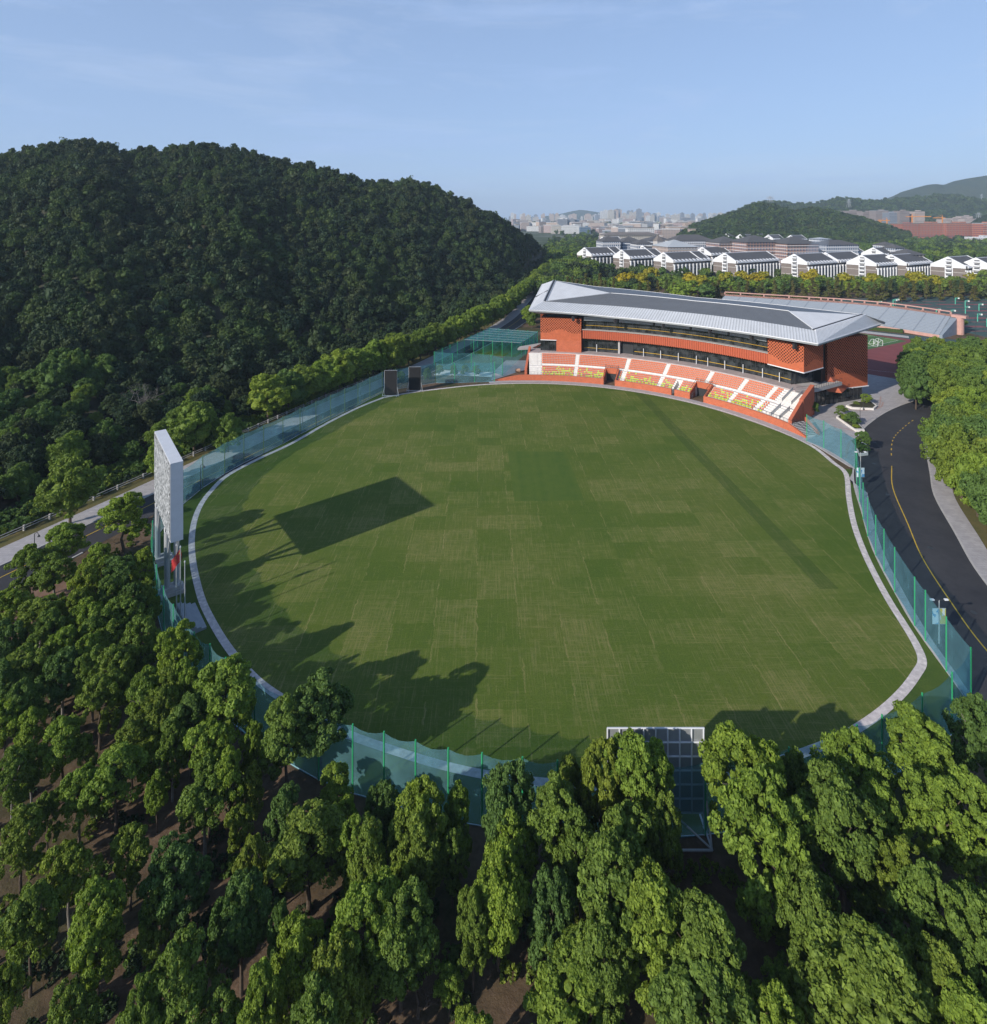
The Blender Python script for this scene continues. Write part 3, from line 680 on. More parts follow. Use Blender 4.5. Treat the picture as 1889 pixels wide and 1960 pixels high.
# roadside / grove variants: broader, fewer leaves
MIDC={}
for k in range(5):
    me=crown_mesh('broad_crown',200+k,'leaf_mid',7.6,7.6,2.2,nl=20,ns=13,nleaf=60,leaf=.32)
    for lm in LM+['leaf_dark','leaf_russet']:
        c=me.copy(); c.materials[0]=MATS[lm]; MIDC[(k,lm)]=c
MT=[trunk_mesh('broad_trunk',20+k,7.6,9.8,2.2) for k in range(2)]
def tree(name,label,x,y,z,W,H,crown,trunk,base=(5.4,8.6),rz=None,group=None,cat='tree'):
    s=W/base[0]; sz=H/base[1]
    t=thing(name,label,cat,(x,y,z),random.uniform(0,6.28) if rz is None else rz,group,(s,s*random.uniform(.92,1.08),sz))
    obj('trunk',trunk,None,t); obj('crown',crown,None,t)
    return t
fg=[ # u, v of the top, width px, height m
(125,1005,78,8),(50,1047,70,8),(235,952,88,10),(104,1062,70,7),(64,1107,26,3.8),(193,1044,62,8),(273,1052,56,8),(226,1068,70,8),(167,1081,62,8),(16,1128,80,8),(146,1130,72,8),(208,1104,58,8),(250,1117,62,8),(281,1109,44,8),(75,1148,86,8),(161,1151,72,8),(242,1143,76,8),(13,1187,62,8),(96,1169,70,8),(190,1169,66,8),(268,1184,76,8.5),(122,1203,72,8),(208,1193,66,8),(52,1237,86,8),(167,1216,62,8),(341,1195,84,9.5),(120,1245,82,8),(177,1242,62,8),(221,1237,86,8.5),(5,1268,66,8),(273,1284,80,8.5),(328,1280,84,8.5),(432,1268,112,10.5),(36,1307,62,8),(190,1298,82,7.5),(307,1315,76,8.5),(365,1333,86,9),(8,1340,82,8),(60,1359,64,7),(120,1378,82,8),(252,1378,88,7.5),(406,1383,104,9),(165,1408,46,6),(292,1412,58,6),(22,1435,66,8),(222,1440,104,8),(152,1475,84,7.5),(400,1450,78,8),(392,1490,106,7.5),(40,1553,88,7.5),(250,1581,78,7.5),(133,1616,104,8.5),(330,1618,124,9),(484,1462,48,7),(58,1702,94,8.5),(185,1690,124,9.8),(462,1676,114,9.5),(482,1604,60,8),(8,1848,74,8),(335,1806,136,10),(275,1874,96,9),(500,1846,96,9),
(612,1300,124,10.8),(548,1342,112,10.5),(486,1384,54,8),(642,1468,62,6.5),(543,1512,88,8),(590,1563,118,8.8),(655,1534,54,5.5),(735,1498,58,7),(808,1506,102,9.5),(680,1566,72,8),(877,1510,54,8),(703,1583,78,9),(972,1467,98,10.8),(705,1700,122,9.8),(795,1560,92,9),(762,1655,60,7),(905,1702,58,8.4),(955,1640,94,9.5),(535,1733,66,8),(1091,1456,62,9),(1062,1500,96,10.5),(1150,1417,76,12),(1207,1408,92,13),(1246,1432,84,11.5),(1190,1550,120,11),(1420,1410,136,12),(1467,1496,168,13),(1637,1412,120,11),(1610,1494,146,12.5),(1755,1371,120,11.5),(1795,1488,118,11.5),(1872,1341,88,11),(1868,1493,120,11.5),(1722,1609,92,10),(1056,1670,92,9),(1248,1675,132,11),(1340,1730,140,11),(1177,1609,128,11.5),(1551,1668,112,10),(1790,1675,132,11.5),(1866,1705,96,11),(1657,1791,180,12),(1783,1806,104,10),(1157,1755,112,9),(1100,1823,140,7),(1345,1846,156,9.5),(1503,1858,78,5.5),(1480,1922,130,8),(640,1818,112,9),(768,1712,112,9.2),(300,1700,70,7),(860,1850,46,4),(572,1768,92,8.5),(600,1898,110,9.5),(980,1560,80,9),(866,1590,52,7),(1520,1446,70,9),(1685,1500,80,10),(1265,1520,72,10),(1110,1560,80,10),(1880,1800,90,10),(1850,1890,120,10),(130,1890,90,7),(420,1890,90,7),(900,1950,90,6),(300,1480,50,6),(90,1520,60,6),(460,1540,60,6.5),(440,1440,70,9),(330,1380,70,8.5),(60,1420,70,7),(355,1265,60,9)]
bands=[(0,1140,'farthest'),(1140,1230,'second farthest'),(1230,1330,'third farthest'),(1330,1430,'fourth farthest'),(1430,1520,'middle'),(1520,1620,'fourth nearest'),(1620,1720,'third nearest'),(1720,1830,'second nearest'),(1830,2200,'nearest')]
tone={'leaf_bright':'bright green','leaf_mid':'mid green','leaf_cool':'cool dark green','leaf_olive':'olive green'}
rt=random.Random(3)
fg=[x+(rt.choices(LM,[.44,.33,.13,.10])[0],) for x in fg]
for lo,hi,bn in bands:
    row=sorted([x for x in fg if lo<=x[1]<hi])
    for i,(u,vt,w,h,lm) in enumerate(row):
        if w>45: h*=1.04
        if u<560 and vt>1330: h*=.9
        if u>=560: h*=.88
        vb=topbase(vt,h); x,y=gp(u,vb)
        W=w*(H0-h*.55)/(0.5*(vt+vb)-V0)*((.95 if vt>1330 else 1.05) if u<560 else 1.16)
        k=rt.randrange(4) if u<560 else rt.choice([0,3,4,5,6,4,5,6])
        size='broad' if W>6 else ('slim' if W<3.6 else 'bushy')
        lab=f"{size} {tone[lm]} tree, {ordn(i)} from left, {bn} row of the near wood"
        tree('camphor_tree',lab,x,y,0,W,h,NEAR[(k,lm)],NT[3] if rt.random()<.15 else NT[k%3],group='trees of the foreground wood')
# trees beside the left road
ri=0
def roadtree(u,vb,h,W,lm):
    global ri
    x,y=gp(u,vb); tree('street_tree',f"broad {tone.get(lm,'dark green')} street tree, {ordn(ri)} from the near end of the left pavement",x,y,0,W,h,MIDC[(ri%5,lm)],MT[ri%2],(7.6,9.8),group='trees along the left road'); ri+=1
for a in ((134,1003,12.0,10.5,'leaf_mid'),(309,926,9.6,7.5,'leaf_bright'),(372,868,12.5,12,'leaf_mid'),(437,866,9.2,7.6,'leaf_mid'),(240,1010,5,4,'leaf_mid')): roadtree(*a)
d=0; base=offset(PLs,[interp(p[1],[200,240,320],[-4.2,-1.5,.5]) for p in PLs])
for a,b in zip(base[:-1],base[1:]):
    L=math.hypot(b[0]-a[0],b[1]-a[1]); s=-d
    while s+7.6<=L:
        s+=7.6; x,y=lerp(a[0],b[0],s/L),lerp(a[1],b[1],s/L)
        if 158<y<790:
            lm=rt.choices(LM,[.5,.35,.05,.1])[0]
            tree('street_tree',f"broad {tone[lm]} street tree, {ordn(ri)} from the near end of the left pavement",x+rt.uniform(-1.5,1),y+rt.uniform(-1,1),0,rt.uniform(9.5,12.5)*(1.2 if y<225 else 1),rt.uniform(10.5,13.5),MIDC[(ri%5,lm)],MT[ri%2],(7.6,9.8),group='trees along the left road'); ri+=1
    d=(L-s)
rj=0
for k,(a) in enumerate(offset(PLs,18)):
    if 285<a[1]<800:
        for q in range(2):
            lm=rt.choice(['leaf_bright','leaf_mid'])
            tree('street_tree',f"{tone[lm]} street tree, {ordn(rj)} going back from the practice nets along the road",a[0]+rt.uniform(-2,4)+q*3,a[1]+q*13,0,rt.uniform(6,9),rt.uniform(7,10),MIDC[(rj%5,lm)],MT[rj%2],(7.6,9.8),group='trees behind the practice nets'); rj+=1
# grove right of the right road
edge=offset(CLs,12.5); ey=[p[1] for p in edge]; ex=[p[0] for p in edge]
gv=[]; y=92
while y<222:
    x0=interp(y,ey,ex)+(2.2 if y<104 else -1.2 if y<118 else -3.4); x1=.8586*y+16
    if y>172: x0=.765*y-6
    x=x0+rt.uniform(0,2)
    while x<x1:
        gv.append((x,y+rt.uniform(-1.8,1.8))); x+=rt.uniform(5.6,7.0)
    y+=6.2
gi=0; rowi=-1; lasty=None; 
for x,y in gv:
    u=U0+F*x/y
    lm=rt.choices(['leaf_mid','leaf_cool','leaf_olive','leaf_bright'],[.45,.3,.15,.1])[0]
    nm='broadleaf_tree'; h=rt.uniform(10.5,14); W=rt.uniform(8.5,11)
    if abs(x-101)<3.0 and abs(y-125)<3.4: lm='leaf_russet'; W,h=5,10
    lab=f"{tone.get(lm,'russet brown')} broad tree, {ordn(gi%40)} in the {['front','middle','back','last'][gi//40]} part of the right grove"
    tree(nm,lab,x,y,0,W,h,MIDC[(gi%5,lm)],MT[gi%2],(7.6,9.8),group='trees of the grove right of the road'); gi+=1
# near street tree on the right pavement
x,y=gp(1765,1195); tree('street_tree','small round street tree standing on the right pavement beside the grove',81.5,88.5,0,5,7.2,NEAR[(1,'leaf_bright')],NT[0])
# background rows
CONE=[crown_mesh('conifer_crown',300+k,'leaf_conifer',5.2,13.2,1.6,nl=12,ns=10,nleaf=12,leaf=.7,shape='cone') for k in range(3)]
CT=trunk_mesh('conifer_trunk',50,2,14,2,r0=.22)
FARC={}
for k in range(4):
    me=crown_mesh('far_crown',400+k,'leaf_mid',8.4,8.2,1.8,nl=12,ns=9,nleaf=12,leaf=.75)
    for lm in ('leaf_mid','leaf_cool','leaf_yellow','leaf_bright','leaf_dark'):
        c=me.copy(); c.materials[0]=MATS[lm]; FARC[(k,lm)]=c
ci=0
def conif(u,Y,h,W=5.2):
    global ci
    tree('conifer_tree',f"tall pointed conifer, {ordn(ci)} from the left in the row before the white dormitories",(u-U0)*Y/F,Y,0,W,h,CONE[ci%3],CT,(5.2,14.8),group='conifers before the dormitories'); ci+=1
us=sorted([1086,1096,1104,1113,1122,1131,1140,1149,1158,1175]+[1225+i*17+rt.uniform(-5,5) for i in range(17)]+[1520+i*15.5+rt.uniform(-5,5) for i in range(24)])
for u in us:
    Y=395+rt.uniform(-10,16) if u>1200 else 372+rt.uniform(-8,25); conif(u,Y,rt.uniform(10,15) if u>1200 else rt.uniform(15,19),rt.uniform(5,7.2))
yl=[(265,325),(295,318),(345,325),(372,282),(395,300),(560,322),(612,335),(715,322),(790,315),(850,322),(888,318),(1110,308),(1085,320),(1250,322),(1372,326),(1565,315),(1590,330),(1655,335),(1800,312),(1840,325)]
for i,(a,b_) in enumerate(sorted(yl)):
    u=1082.2+a*.42707; v=383.7+b_*.42707; h=13.5; Y=(H0-h)*F/(v-V0); Y=min(Y,492)
    tree('yellow_tree',f"round yellow flowering tree, {ordn(i)} from the left before the dormitories",(u-U0)*Y/F,Y,0,rt.uniform(12,15.5),h,FARC[(i%4,'leaf_yellow')],MT[i%2],(8.4,10),group='yellow trees before the dormitories')
bi=0
for row,(Y0,du,hh) in enumerate(((425,19,10),(448,18,9.5),(474,17,9))):
    u=1078+row*6
    while u<1905:
        Y=Y0+rt.uniform(-9,9); lm=rt.choices(['leaf_mid','leaf_cool','leaf_bright','leaf_dark'],[.35,.3,.12,.23])[0]
        if not(row==0 and 1230<u<1260):
            tree('broadleaf_tree',f"{dict(tone,leaf_dark='dark green')[lm]} round tree, {ordn(bi) if bi<79 else ordn(bi-79)} from the left in the {'belt' if bi<79 else 'back belt'} before the dormitories",(u-U0)*Y/F,Y,0,rt.uniform(9,12.5),hh*rt.uniform(.8,1.1),FARC[(bi%4,lm)],MT[bi%2],(8.4,10),group='round trees before the dormitories'); bi+=1
        u+=du*rt.uniform(.8,1.25)
# bigger green tree behind the roof
for u,v,lm in ((1318,538,'leaf_bright'),(1352,541,'leaf_cool'),(1296,545,'leaf_bright')):
    Y=(H0-13)*F/(v-V0); tree('broadleaf_tree',{1318:'large light green tree just behind the grandstand roof',1352:'dark green tree behind the grandstand roof',1296:'smaller light green tree behind the grandstand roof'}[u],(u-U0)*Y/F,Y,0,14,13,FARC[(1,lm)],MT[0],(8.4,10))

# ------------------------------------------------------------------ hills and forests
def gn_scatter(name,pts,meshes,label=None,cat='forest'):
    "pts: list of (x,y,z,scale xy,scale z)"
    col=bpy.data.collections.new(name+'_source')
    for i,me in enumerate(meshes):
        o=bpy.data.objects.new(name+'_kind',me); col.objects.link(o)
    me=bpy.data.meshes.new(name); me.from_pydata([p[:3] for p in pts],[],[])
    a=me.attributes.new('sc','FLOAT_VECTOR','POINT'); a.data.foreach_set('vector',np.array([(p[3],p[3],p[4]) for p in pts],dtype=np.float32).ravel())
    a=me.attributes.new('ro','FLOAT_VECTOR','POINT'); a.data.foreach_set('vector',np.array([(0,0,random.uniform(0,6.28)) for p in pts],dtype=np.float32).ravel())
    a=me.attributes.new('ix','INT','POINT'); a.data.foreach_set('value',np.array([int(max(0,min(.999,.5+noise.noise(Vector((p[0]*.02,p[1]*.02,4)))*.75+random.uniform(-.38,.38)))*len(meshes)) for p in pts],dtype=np.int32))
    o=bpy.data.objects.new(name,me); COL.objects.link(o); o['kind']='stuff'
    if label: o['label']=label; o['category']=cat
    g=bpy.data.node_groups.new(name,'GeometryNodeTree')
    g.interface.new_socket('Geometry',in_out='INPUT',socket_type='NodeSocketGeometry'); g.interface.new_socket('Geometry',in_out='OUTPUT',socket_type='NodeSocketGeometry')
    gi_=g.nodes.new('NodeGroupInput'); go=g.nodes.new('NodeGroupOutput'); iop=g.nodes.new('GeometryNodeInstanceOnPoints'); ci_=g.nodes.new('GeometryNodeCollectionInfo')
    ci_.inputs['Collection'].default_value=col; ci_.inputs['Separate Children'].default_value=True; ci_.inputs['Reset Children'].default_value=True
    def na(nm,t):
        x=g.nodes.new('GeometryNodeInputNamedAttribute'); x.data_type=t; x.inputs['Name'].default_value=nm; return x.outputs['Attribute']
    g.links.new(gi_.outputs[0],iop.inputs['Points']); g.links.new(ci_.outputs[0],iop.inputs['Instance']); iop.inputs['Pick Instance'].default_value=True
    g.links.new(na('ix','INT'),iop.inputs['Instance Index']); g.links.new(na('sc','FLOAT_VECTOR'),iop.inputs['Scale']); g.links.new(na('ro','FLOAT_VECTOR'),iop.inputs['Rotation'])
    g.links.new(iop.outputs[0],go.inputs[0])
    md=o.modifiers.new('scatter','NODES'); md.node_group=g
    return o
HR=[(-600,330,400),(-400,300,400),(-250,310,400),(-120,300,415),(0,293,430),(60,272,438),(150,258,440),(210,272,450),(240,285,460),(300,279,470),(380,272,480),(430,279,490),(470,286,500),(560,305,520),(600,314,530),(640,328,540),(700,342,560),(740,343,570),(790,339,580),(830,350,590),(880,374,590),(930,397,590),(970,420,600),(1010,446,630),(1045,472,690),(1070,494,720),(1095,516,740)]
hu=[a[0] for a in HR]; hv=[a[1] for a in HR]; hY=[a[2] for a in HR]
def roadY(u):
    k=(u-U0)/F
    for a,b in zip(PL[:-1],PL[1:]):
        fa=a[0]-k*a[1]; fb=b[0]-k*b[1]
        if fa<=0<=fb or fb<=0<=fa: return lerp(a[1],b[1],fa/(fa-fb))
    return 600 if k>0 else 60
BU=list(range(-600,1101,20)); BY=[roadY(u) for u in BU]
def hillz(X,Y):
    if Y<20: return -1
    u=U0+F*X/Y
    if u>1096: return -1
    yb=interp(u,BU,BY); u2=max(u,-600)
    y0=yb*1.22+8; yr=interp(u2,hu,hY); zr=zat(interp(u2,hu,hv),yr)-8.5
    if yr<y0+30: yr=y0+30
    t=(Y-y0)/(yr-y0)
    if t<0: return -.5
    if t<=1:
        s=.45*t*t*(3-2*t)+.55*t**1.1; z=zr*s
        nzv=noise.fractal(Vector((X*.011,Y*.011,3.1)),1,2,4); gul=noise.noise(Vector((u2*.0065,Y*.0035,1.7)))
        return z+(nzv*9+gul*9)*math.sin(math.pi*min(1,t))**.8*min(1,zr/80)
    return zr*max(0,1-(t-1)*1.1)-(t-1)*10
mb=MB(); NU,NT_=90,60
for i in range(NU+1):
    u=-600+1695*i/NU; k=(u-U0)/F; yb=interp(u,BU,BY)*1.22+8; yr=max(interp(u,hu,hY),yb+30)
    for j in range(NT_+1):
        Y=yb-4+(yr*1.5-yb)*j/NT_; mb.v.append((k*Y,Y,hillz(k*Y,Y) if j else -.5))
for i in range(NU):
    for j in range(NT_):
        a=i*(NT_+1)+j; mb.f.append((a,a+NT_+1,a+NT_+2,a+1)); mb.mi.append(0); mb.uv+=[(0,0)]*4
o=struct('hill',mb,'forest_floor')
for p in o.data.polygons: p.use_smooth=True
HM=[]
for k in range(4): HM+=[FARC[(k,'leaf_dark')]]
HM+=[crown_mesh('wood_crown',500+k,'leaf_dark',8.5,8.6,0.3,nl=14,ns=9,nleaf=14,leaf=.6) for k in range(4)]
for k in range(2):
    c=HM[4+k].copy(); c.materials[0]=MATS['leaf_wood']; HM.append(c)
c=HM[6].copy(); c.materials[0]=MATS['leaf_wood']; HM.append(c)
c=HM[7].copy(); c.materials[0]=MATS['leaf_wood']; HM.append(c)
near=[];farp=[]
y=60
step=5.0
rs=random.Random(5)
while y<790:
    X=-.93*y*1.02-12
    while X<.125*y+20:
        x_=X+rs.uniform(-2.6,2.6); y_=y+rs.uniform(-2.6,2.6); u=U0+F*x_/y_
        if u<1085:
            yb=interp(u,BU,BY); y0=yb*1.05+6.5; yr=interp(max(u,-600),hu,hY); 
            z=max(0,hillz(x_,y_))
            soil=(118<y_<160 and -.80<x_/y_<-.58 and 26<(y_-yb)<40 and rs.random()<.85)
            if y0<y_<yr+28 and not soil:
                s=(.5+.62*rs.random()**1.5)*interp(y_,[100,250,500],[.98,1.0,1.05])
                (farp).append((x_,y_,z-.6,s,s*rs.uniform(.8,1.2)))
        X+=step*interp(y,[60,250,600],[.95,1.0,1.15])
    y+=step*interp(y,[60,250,600],[.95,1.0,1.15])
# the 300 that show largest stand as trees of their own
farp.sort(key=lambda p:p[1]); 
vis=[p for p in farp if -.88<p[0]/p[1]<.12]
ind=vis[:110]; ids=set(map(id,ind)); rest=[p for p in farp if id(p) not in ids]
DT=trunk_mesh('wood_trunk',60,7,9,2,r0=.2)
for i,p in enumerate(sorted(ind,key=lambda p:p[0])):
    lm=rs.choices(['leaf_dark','leaf_cool','leaf_mid'],[.4,.4,.2])[0]
    if i<79: lab=f"{dict(tone,leaf_dark='dark green')[lm]} woodland tree, {ordn(i)} from the left at the foot of the hill"
    else: lab=f"{dict(tone,leaf_dark='dark green')[lm]} woodland tree farther along the foot of the hill, {ordn(i-79)} beyond the scoreboard"
    tree('woodland_tree',lab,p[0],p[1],p[2],8.4*p[3],9.6*p[4],MIDC[(i%5,lm)],DT,(7.6,9.8),group='trees at the foot of the hill')
gn_scatter('hill_forest',rest,HM,'dense dark green forest covering the left hill')
LOWB=[crown_mesh('low_bush',650+k,['leaf_dark','leaf_cool','leaf_olive'][k],1.6,1.1,-.1,nl=7,ns=7,nleaf=12,leaf=.22,core=False) for k in range(3)]
up=[]
for _ in range(2300):
    y_=rs.uniform(40,112); x_=rs.uniform(-.9*y_-2,.9*y_+2)
    fx=interp(y_,[p[1] for p in FL['south']][:1]+[60,80,96,112],[0,0,0,0,0])
    inside=math.hypot(x_-FC[0],y_-FC[1])<77.5
    u=U0+F*x_/y_
    if inside or (y_>60 and x_>40) or (x_>46 and y_>40 and x_<72) or (y_>88 and x_<-66) : continue
    if noise.noise(Vector((x_*.12,y_*.12,7)))<-.02 and rs.random()<.8: continue
    w=rs.uniform(.45,1.5); up.append((x_,y_,0,w,w*rs.uniform(.5,1)))
gn_scatter('undergrowth',up,LOWB,'low undergrowth below the trees of the foreground wood','undergrowth')
up=[]
vb_=offset(PLs,-6)
for a in vb_:
    if a[1]<300:
        for _ in range(26): w=rs.uniform(.7,2.3); up.append((a[0]+rs.uniform(-7,1.5),a[1]+rs.uniform(-4,4),0,w,w*.8))
gn_scatter('roadside_shrubs',up,LOWB,'low shrubs on the bank behind the left balustrade','undergrowth')
# far right hills
def ridge(name,prof,Yr,depth,back,foot):
    mb=MB(); us=[p[0] for p in prof]; vs=[p[1] for p in prof]; n=110; m_=26
    fn=lambda u,t:None
    for i in range(n+1):
        u=lerp(us[0],us[-1],i/n); zr=zat(interp(u,us,vs),Yr)-(foot)
        for j in range(m_+1):
            t=j/m_; Y=Yr-depth+(depth+back)*t; X=(u-U0)/F*Yr
            tt=min(1,(Y-(Yr-depth))/depth); s=(.5*tt*tt*(3-2*tt)+.5*tt) if Y<=Yr else max(-.05,1-(Y-Yr)/back)
            nn=noise.fractal(Vector((X*.004,Y*.004,9)),1,2,5)*.16*zr*math.sin(math.pi*tt) if Y<=Yr else 0
            mb.v.append((X*Y/Yr,Y,max(-2,zr)*s+nn-1))
    for i in range(n):
        for j in range(m_):
            a=i*(m_+1)+j; mb.f.append((a,a+m_+1,a+m_+2,a+1)); mb.mi.append(0); mb.uv+=[(0,0)]*4
    o=struct(name,mb,'hill_green')
    for p in o.data.polygons: p.use_smooth=True
    return o
A_=[(1300,440),(1330,427),(1362,417),(1395,406),(1429,396),(1445,389),(1462,386),(1480,389),(1500,395),(1520,402),(1540,398),(1556,395),(1574,398),(1599,402),(1624,409),(1657,416),(1680,425),(1740,440)]
B_=[(1340,430),(1400,405),(1440,388),(1462,384),(1487,383.5),(1512,387.6),(1537,388),(1562,385),(1594,378.5),(1624,375),(1649,380),(1674,381),(1690,379),(1724,376),(1760,374),(1807,369),(1850,374),(1889,381),(1960,376),(2100,385)]
C_=[(1560,400),(1640,392),(1690,379),(1707,373.5),(1724,365),(1749,357.6),(1774,351),(1790,349.3),(1807,351),(1824,344.3),(1850,339),(1889,333),(1960,328),(2100,345)]
D_=[(1040,414),(1070,410),(1095,404),(1110,401.5),(1125,403),(1150,407),(1180,413)]
E_=[(1820,440),(1850,425),(1870,410),(1889,402),(1940,385),(2050,380)]
hA=ridge('hill',A_,1350,380,300,10); hB=ridge('hill',B_,2300,420,500,12); hC=ridge('mountain',C_,3400,700,700,8); ridge('mountain',D_,7600,800,500,0); ridge('hill',E_,1500,250,300,8)
def scatter_on(o,step,seed,ulo=1300,uhi=1960,ymax=99999,s=1.4):
    r=random.Random(seed); pts=[]
    for p in o.data.polygons:
        A=p.area; k=A/(step*step); c=[o.data.vertices[i].co for i in p.vertices]
        if c[0].y>ymax: continue
        nn=int(k)+(1 if r.random()<k-int(k) else 0)
        for _ in range(nn):
            a,b=r.random(),r.random(); q=c[0].lerp(c[1],a).lerp(c[3].lerp(c[2],a),b)
            if q.z<1: continue
            u=U0+F*q.x/q.y
            if ulo<u<uhi: w=s*r.uniform(.8,1.35); pts.append((q.x,q.y,q.z-1,w,w))
    return pts
LOWC=[crown_mesh('low_crown',600+k,'leaf_dark' if k<2 else 'leaf_wood',9,8.5,.2,nl=9,ns=6,nleaf=7,leaf=1.5) for k in range(4)]
gn_scatter('far_hill_forest',scatter_on(hA,9.5,1,s=1.25,ymax=1400)+scatter_on(hB,15,2,s=1.9,ymax=2240),LOWC,'forest covering the lower hills beyond the dormitories')
# woods between buildings
pts=[]; r=random.Random(12)
def region(n,ulo,uhi,Ylo,Yhi,s):
    for _ in range(n):
        Y=1/lerp(1/Ylo,1/Yhi,r.random()); u=r.uniform(ulo,uhi); w=s*r.uniform(.75,1.3); pts.append(((u-U0)*Y/F,Y,-.5,w,w))
region(520,1052,1140,520,1250,1.25); region(950,1560,1930,640,1250,1.35); region(420,1135,1560,520,900,1.0)
region(300,1030,1110,400,560,.95); region(520,1046,1125,560,1000,1.1); region(420,1060,1560,1250,2600,1.3); region(260,1560,1960,1250,2000,1.5); region(260,1000,1400,2600,4200,2.2); region(300,1880,2000,400,900,1.3)
gn_scatter('distant_woods',pts,LOWC+[FARC[(0,'leaf_mid')],FARC[(1,'leaf_cool')]],'woods between the distant buildings')
# ------------------------------------------------------------------ grandstand
GL=(55.0,205.0,0.0)
G=thing('grandstand','long curved red brick grandstand with grey metal roof and rows of orange and yellow seats','grandstand',GL)
NL=(-GL[0],-GL[1],0)
def gpart(name,mb,mat): return obj(name,mb,mat,G,NL)
def spans(a,b,gaps):
    out=[]; cur=a
    for g0,g1 in sorted(gaps):
        if g1<=a or g0>=b: continue
        if g0>cur: out.append((cur,g0))
        cur=max(cur,g1)
    if cur<b: out.append((cur,b))
    return out
GAPS=[(42.4,45.9),(49.9,50.7),(65.6,68.6)]
tend=lambda r: interp(r,[74,91],[21.2,26.0])
mb=MB(); LOW=[]; UP=[]
for i in range(6):
    r=73.9+.86*i; z=1.25+.42*i; LOW.append((r,z))
    for a,b in spans(tend(r),88.6,GAPS): mb.sector(r,r+.86,a,b,0,z)
mb.sector(79.06,80.55,tend(80),88.6,0,3.75)
for i in range(7):
    r=80.55+.78*i; z=4.17+.43*i; UP.append((r,z)); mb.sector(r,r+.78,tend(r),88.6,0,z)
gpart('terrace',mb,'white_concrete')
# stair flights (small extra treads) on the aisles
AIS=[85.9,76.4,63.9,54.5,44.4,36.7,30.3]
for a in AIS:
    mb=MB(); w=.42
    for L,dr,gp_ in ((LOW,.86,True),(UP,.78,False)):
        mb=MB()
        for r,z in L:
            if gp_ and any(g0-.3<a<g1+.3 for g0,g1 in GAPS): continue
            mb.sector(r-.36,r-.002,a-w,a+w,z-.42,z-.2)
        if mb.f: gpart('aisle_stair',mb,'white_concrete')
for L,dr in ((LOW,.86),(UP,.78)):
    for hi in (0,1):
        mb=MB()
        for r,z in L:
            if hi: mb.sector(r-.36,r-.002,tend(r)+.1,27.9,z-.42,z-.2)
            else: mb.sector(r-.36,r-.002,86.5,88.5,z-.42,z-.2)
        gpart('wide_stair',mb,'white_concrete')
for t in (27.0,24.9):
    mb=MB()
    for r1,z1,r2,z2 in ((74.6,2.5,79.0,4.7),(81.0,5.3,86,8.0)):
        t1=t-(.9 if r1<80 else 0)
        a,b=pol(r1,t1,z1),pol(r2,t1,z2); mb.tube(a,b,.07); mb.face([(a[0],a[1],a[2]-.95),(b[0],b[1],b[2]-.95),(b[0],b[1],b[2]-.1),(a[0],a[1],a[2]-.1)])
    gpart('handrail',mb,'grey_metal')
# front wall
wt=lambda t: interp(t,[16.5,20.5,21.5,90.5,92,99],[.35,1.9,2.0,2.0,1.9,.15])
for a,b in spans(16.5,99,GAPS): gpart('front_wall',MB().sector(73.35,73.88,a,b,0,wt),'red_brick')
for g0,g1 in ((42.4,45.9),(65.6,68.6)):
    for t0,t1 in ((g0-.28,g0),(g1,g1+.28)):
        mb=MB()
        for i in range(7): mb.sector(73.9+.75*i,73.9+.75*(i+1),t0,t1,0,2.35+.36*i)
        gpart('tunnel_wall',mb,'red_brick')
    gpart('tunnel_lintel',MB().sector(78.4,79.04,g0+.01,g1-.01,2.7,4.6),'red_brick')
    gpart('tunnel_shade_panel',MB().sector(78.8,79.03,g0+.02,g1-.02,.02,2.69),'dark_frame')  # dark panel closing the opening, coloured to stand in for the tunnel's shade
    mb=MB()
    for t in (g0-.1,g1+.1):
        a,b=pol(74,t,3.4),pol(79,t,5.7); mb.tube(a,b,.05)
        for k in range(6): q=Vector(a).lerp(Vector(b),k/5); mb.tube(q-Vector((0,0,1)),q,.03,4)
    for k in range(7):
        q=pol(79.2,lerp(g0,g1,k/6),3.8); mb.tube(q,(q[0],q[1],5.2),.03,4)
    mb.tube(pol(79.2,g0,5.2),pol(79.2,g1,5.2),.05)
    gpart('tunnel_railing',mb,'dark_frame')
mb=MB()
for a,b in spans(19.5,91,GAPS):
    n=int((b-a)/.9)+1; pts=[pol(73.6,lerp(a,b,k/n),3.0) for k in range(n+1)]
    for p,q in zip(pts[:-1],pts[1:]): mb.tube(p,q,.04,4)
    for p in pts: mb.tube((p[0],p[1],1.9),p,.035,4)
gpart('railing',mb,'dark_frame')
# steps down at the near end
mb=MB()
for i in range(10): mb.sector(74.0,79.2-.15*i,20.9-.42*(i+1),20.9-.42*i,0,1.85-.18*i)
gpart('end_steps',mb,'grey_step')
mb=MB()
for i in range(10):
    t=20.9-.42*i; p,q=pol(74.05,t,2.0-.18*i),pol(79.2-.15*i,t,2.0-.18*i); mb.tube(p,q,.07,4)
for r in (75,76.3,77.6): mb.tube(pol(r,20.9,2.9),pol(r,16.9,1.1),.05,4)
gpart('end_step_rails',mb,'dark_frame')
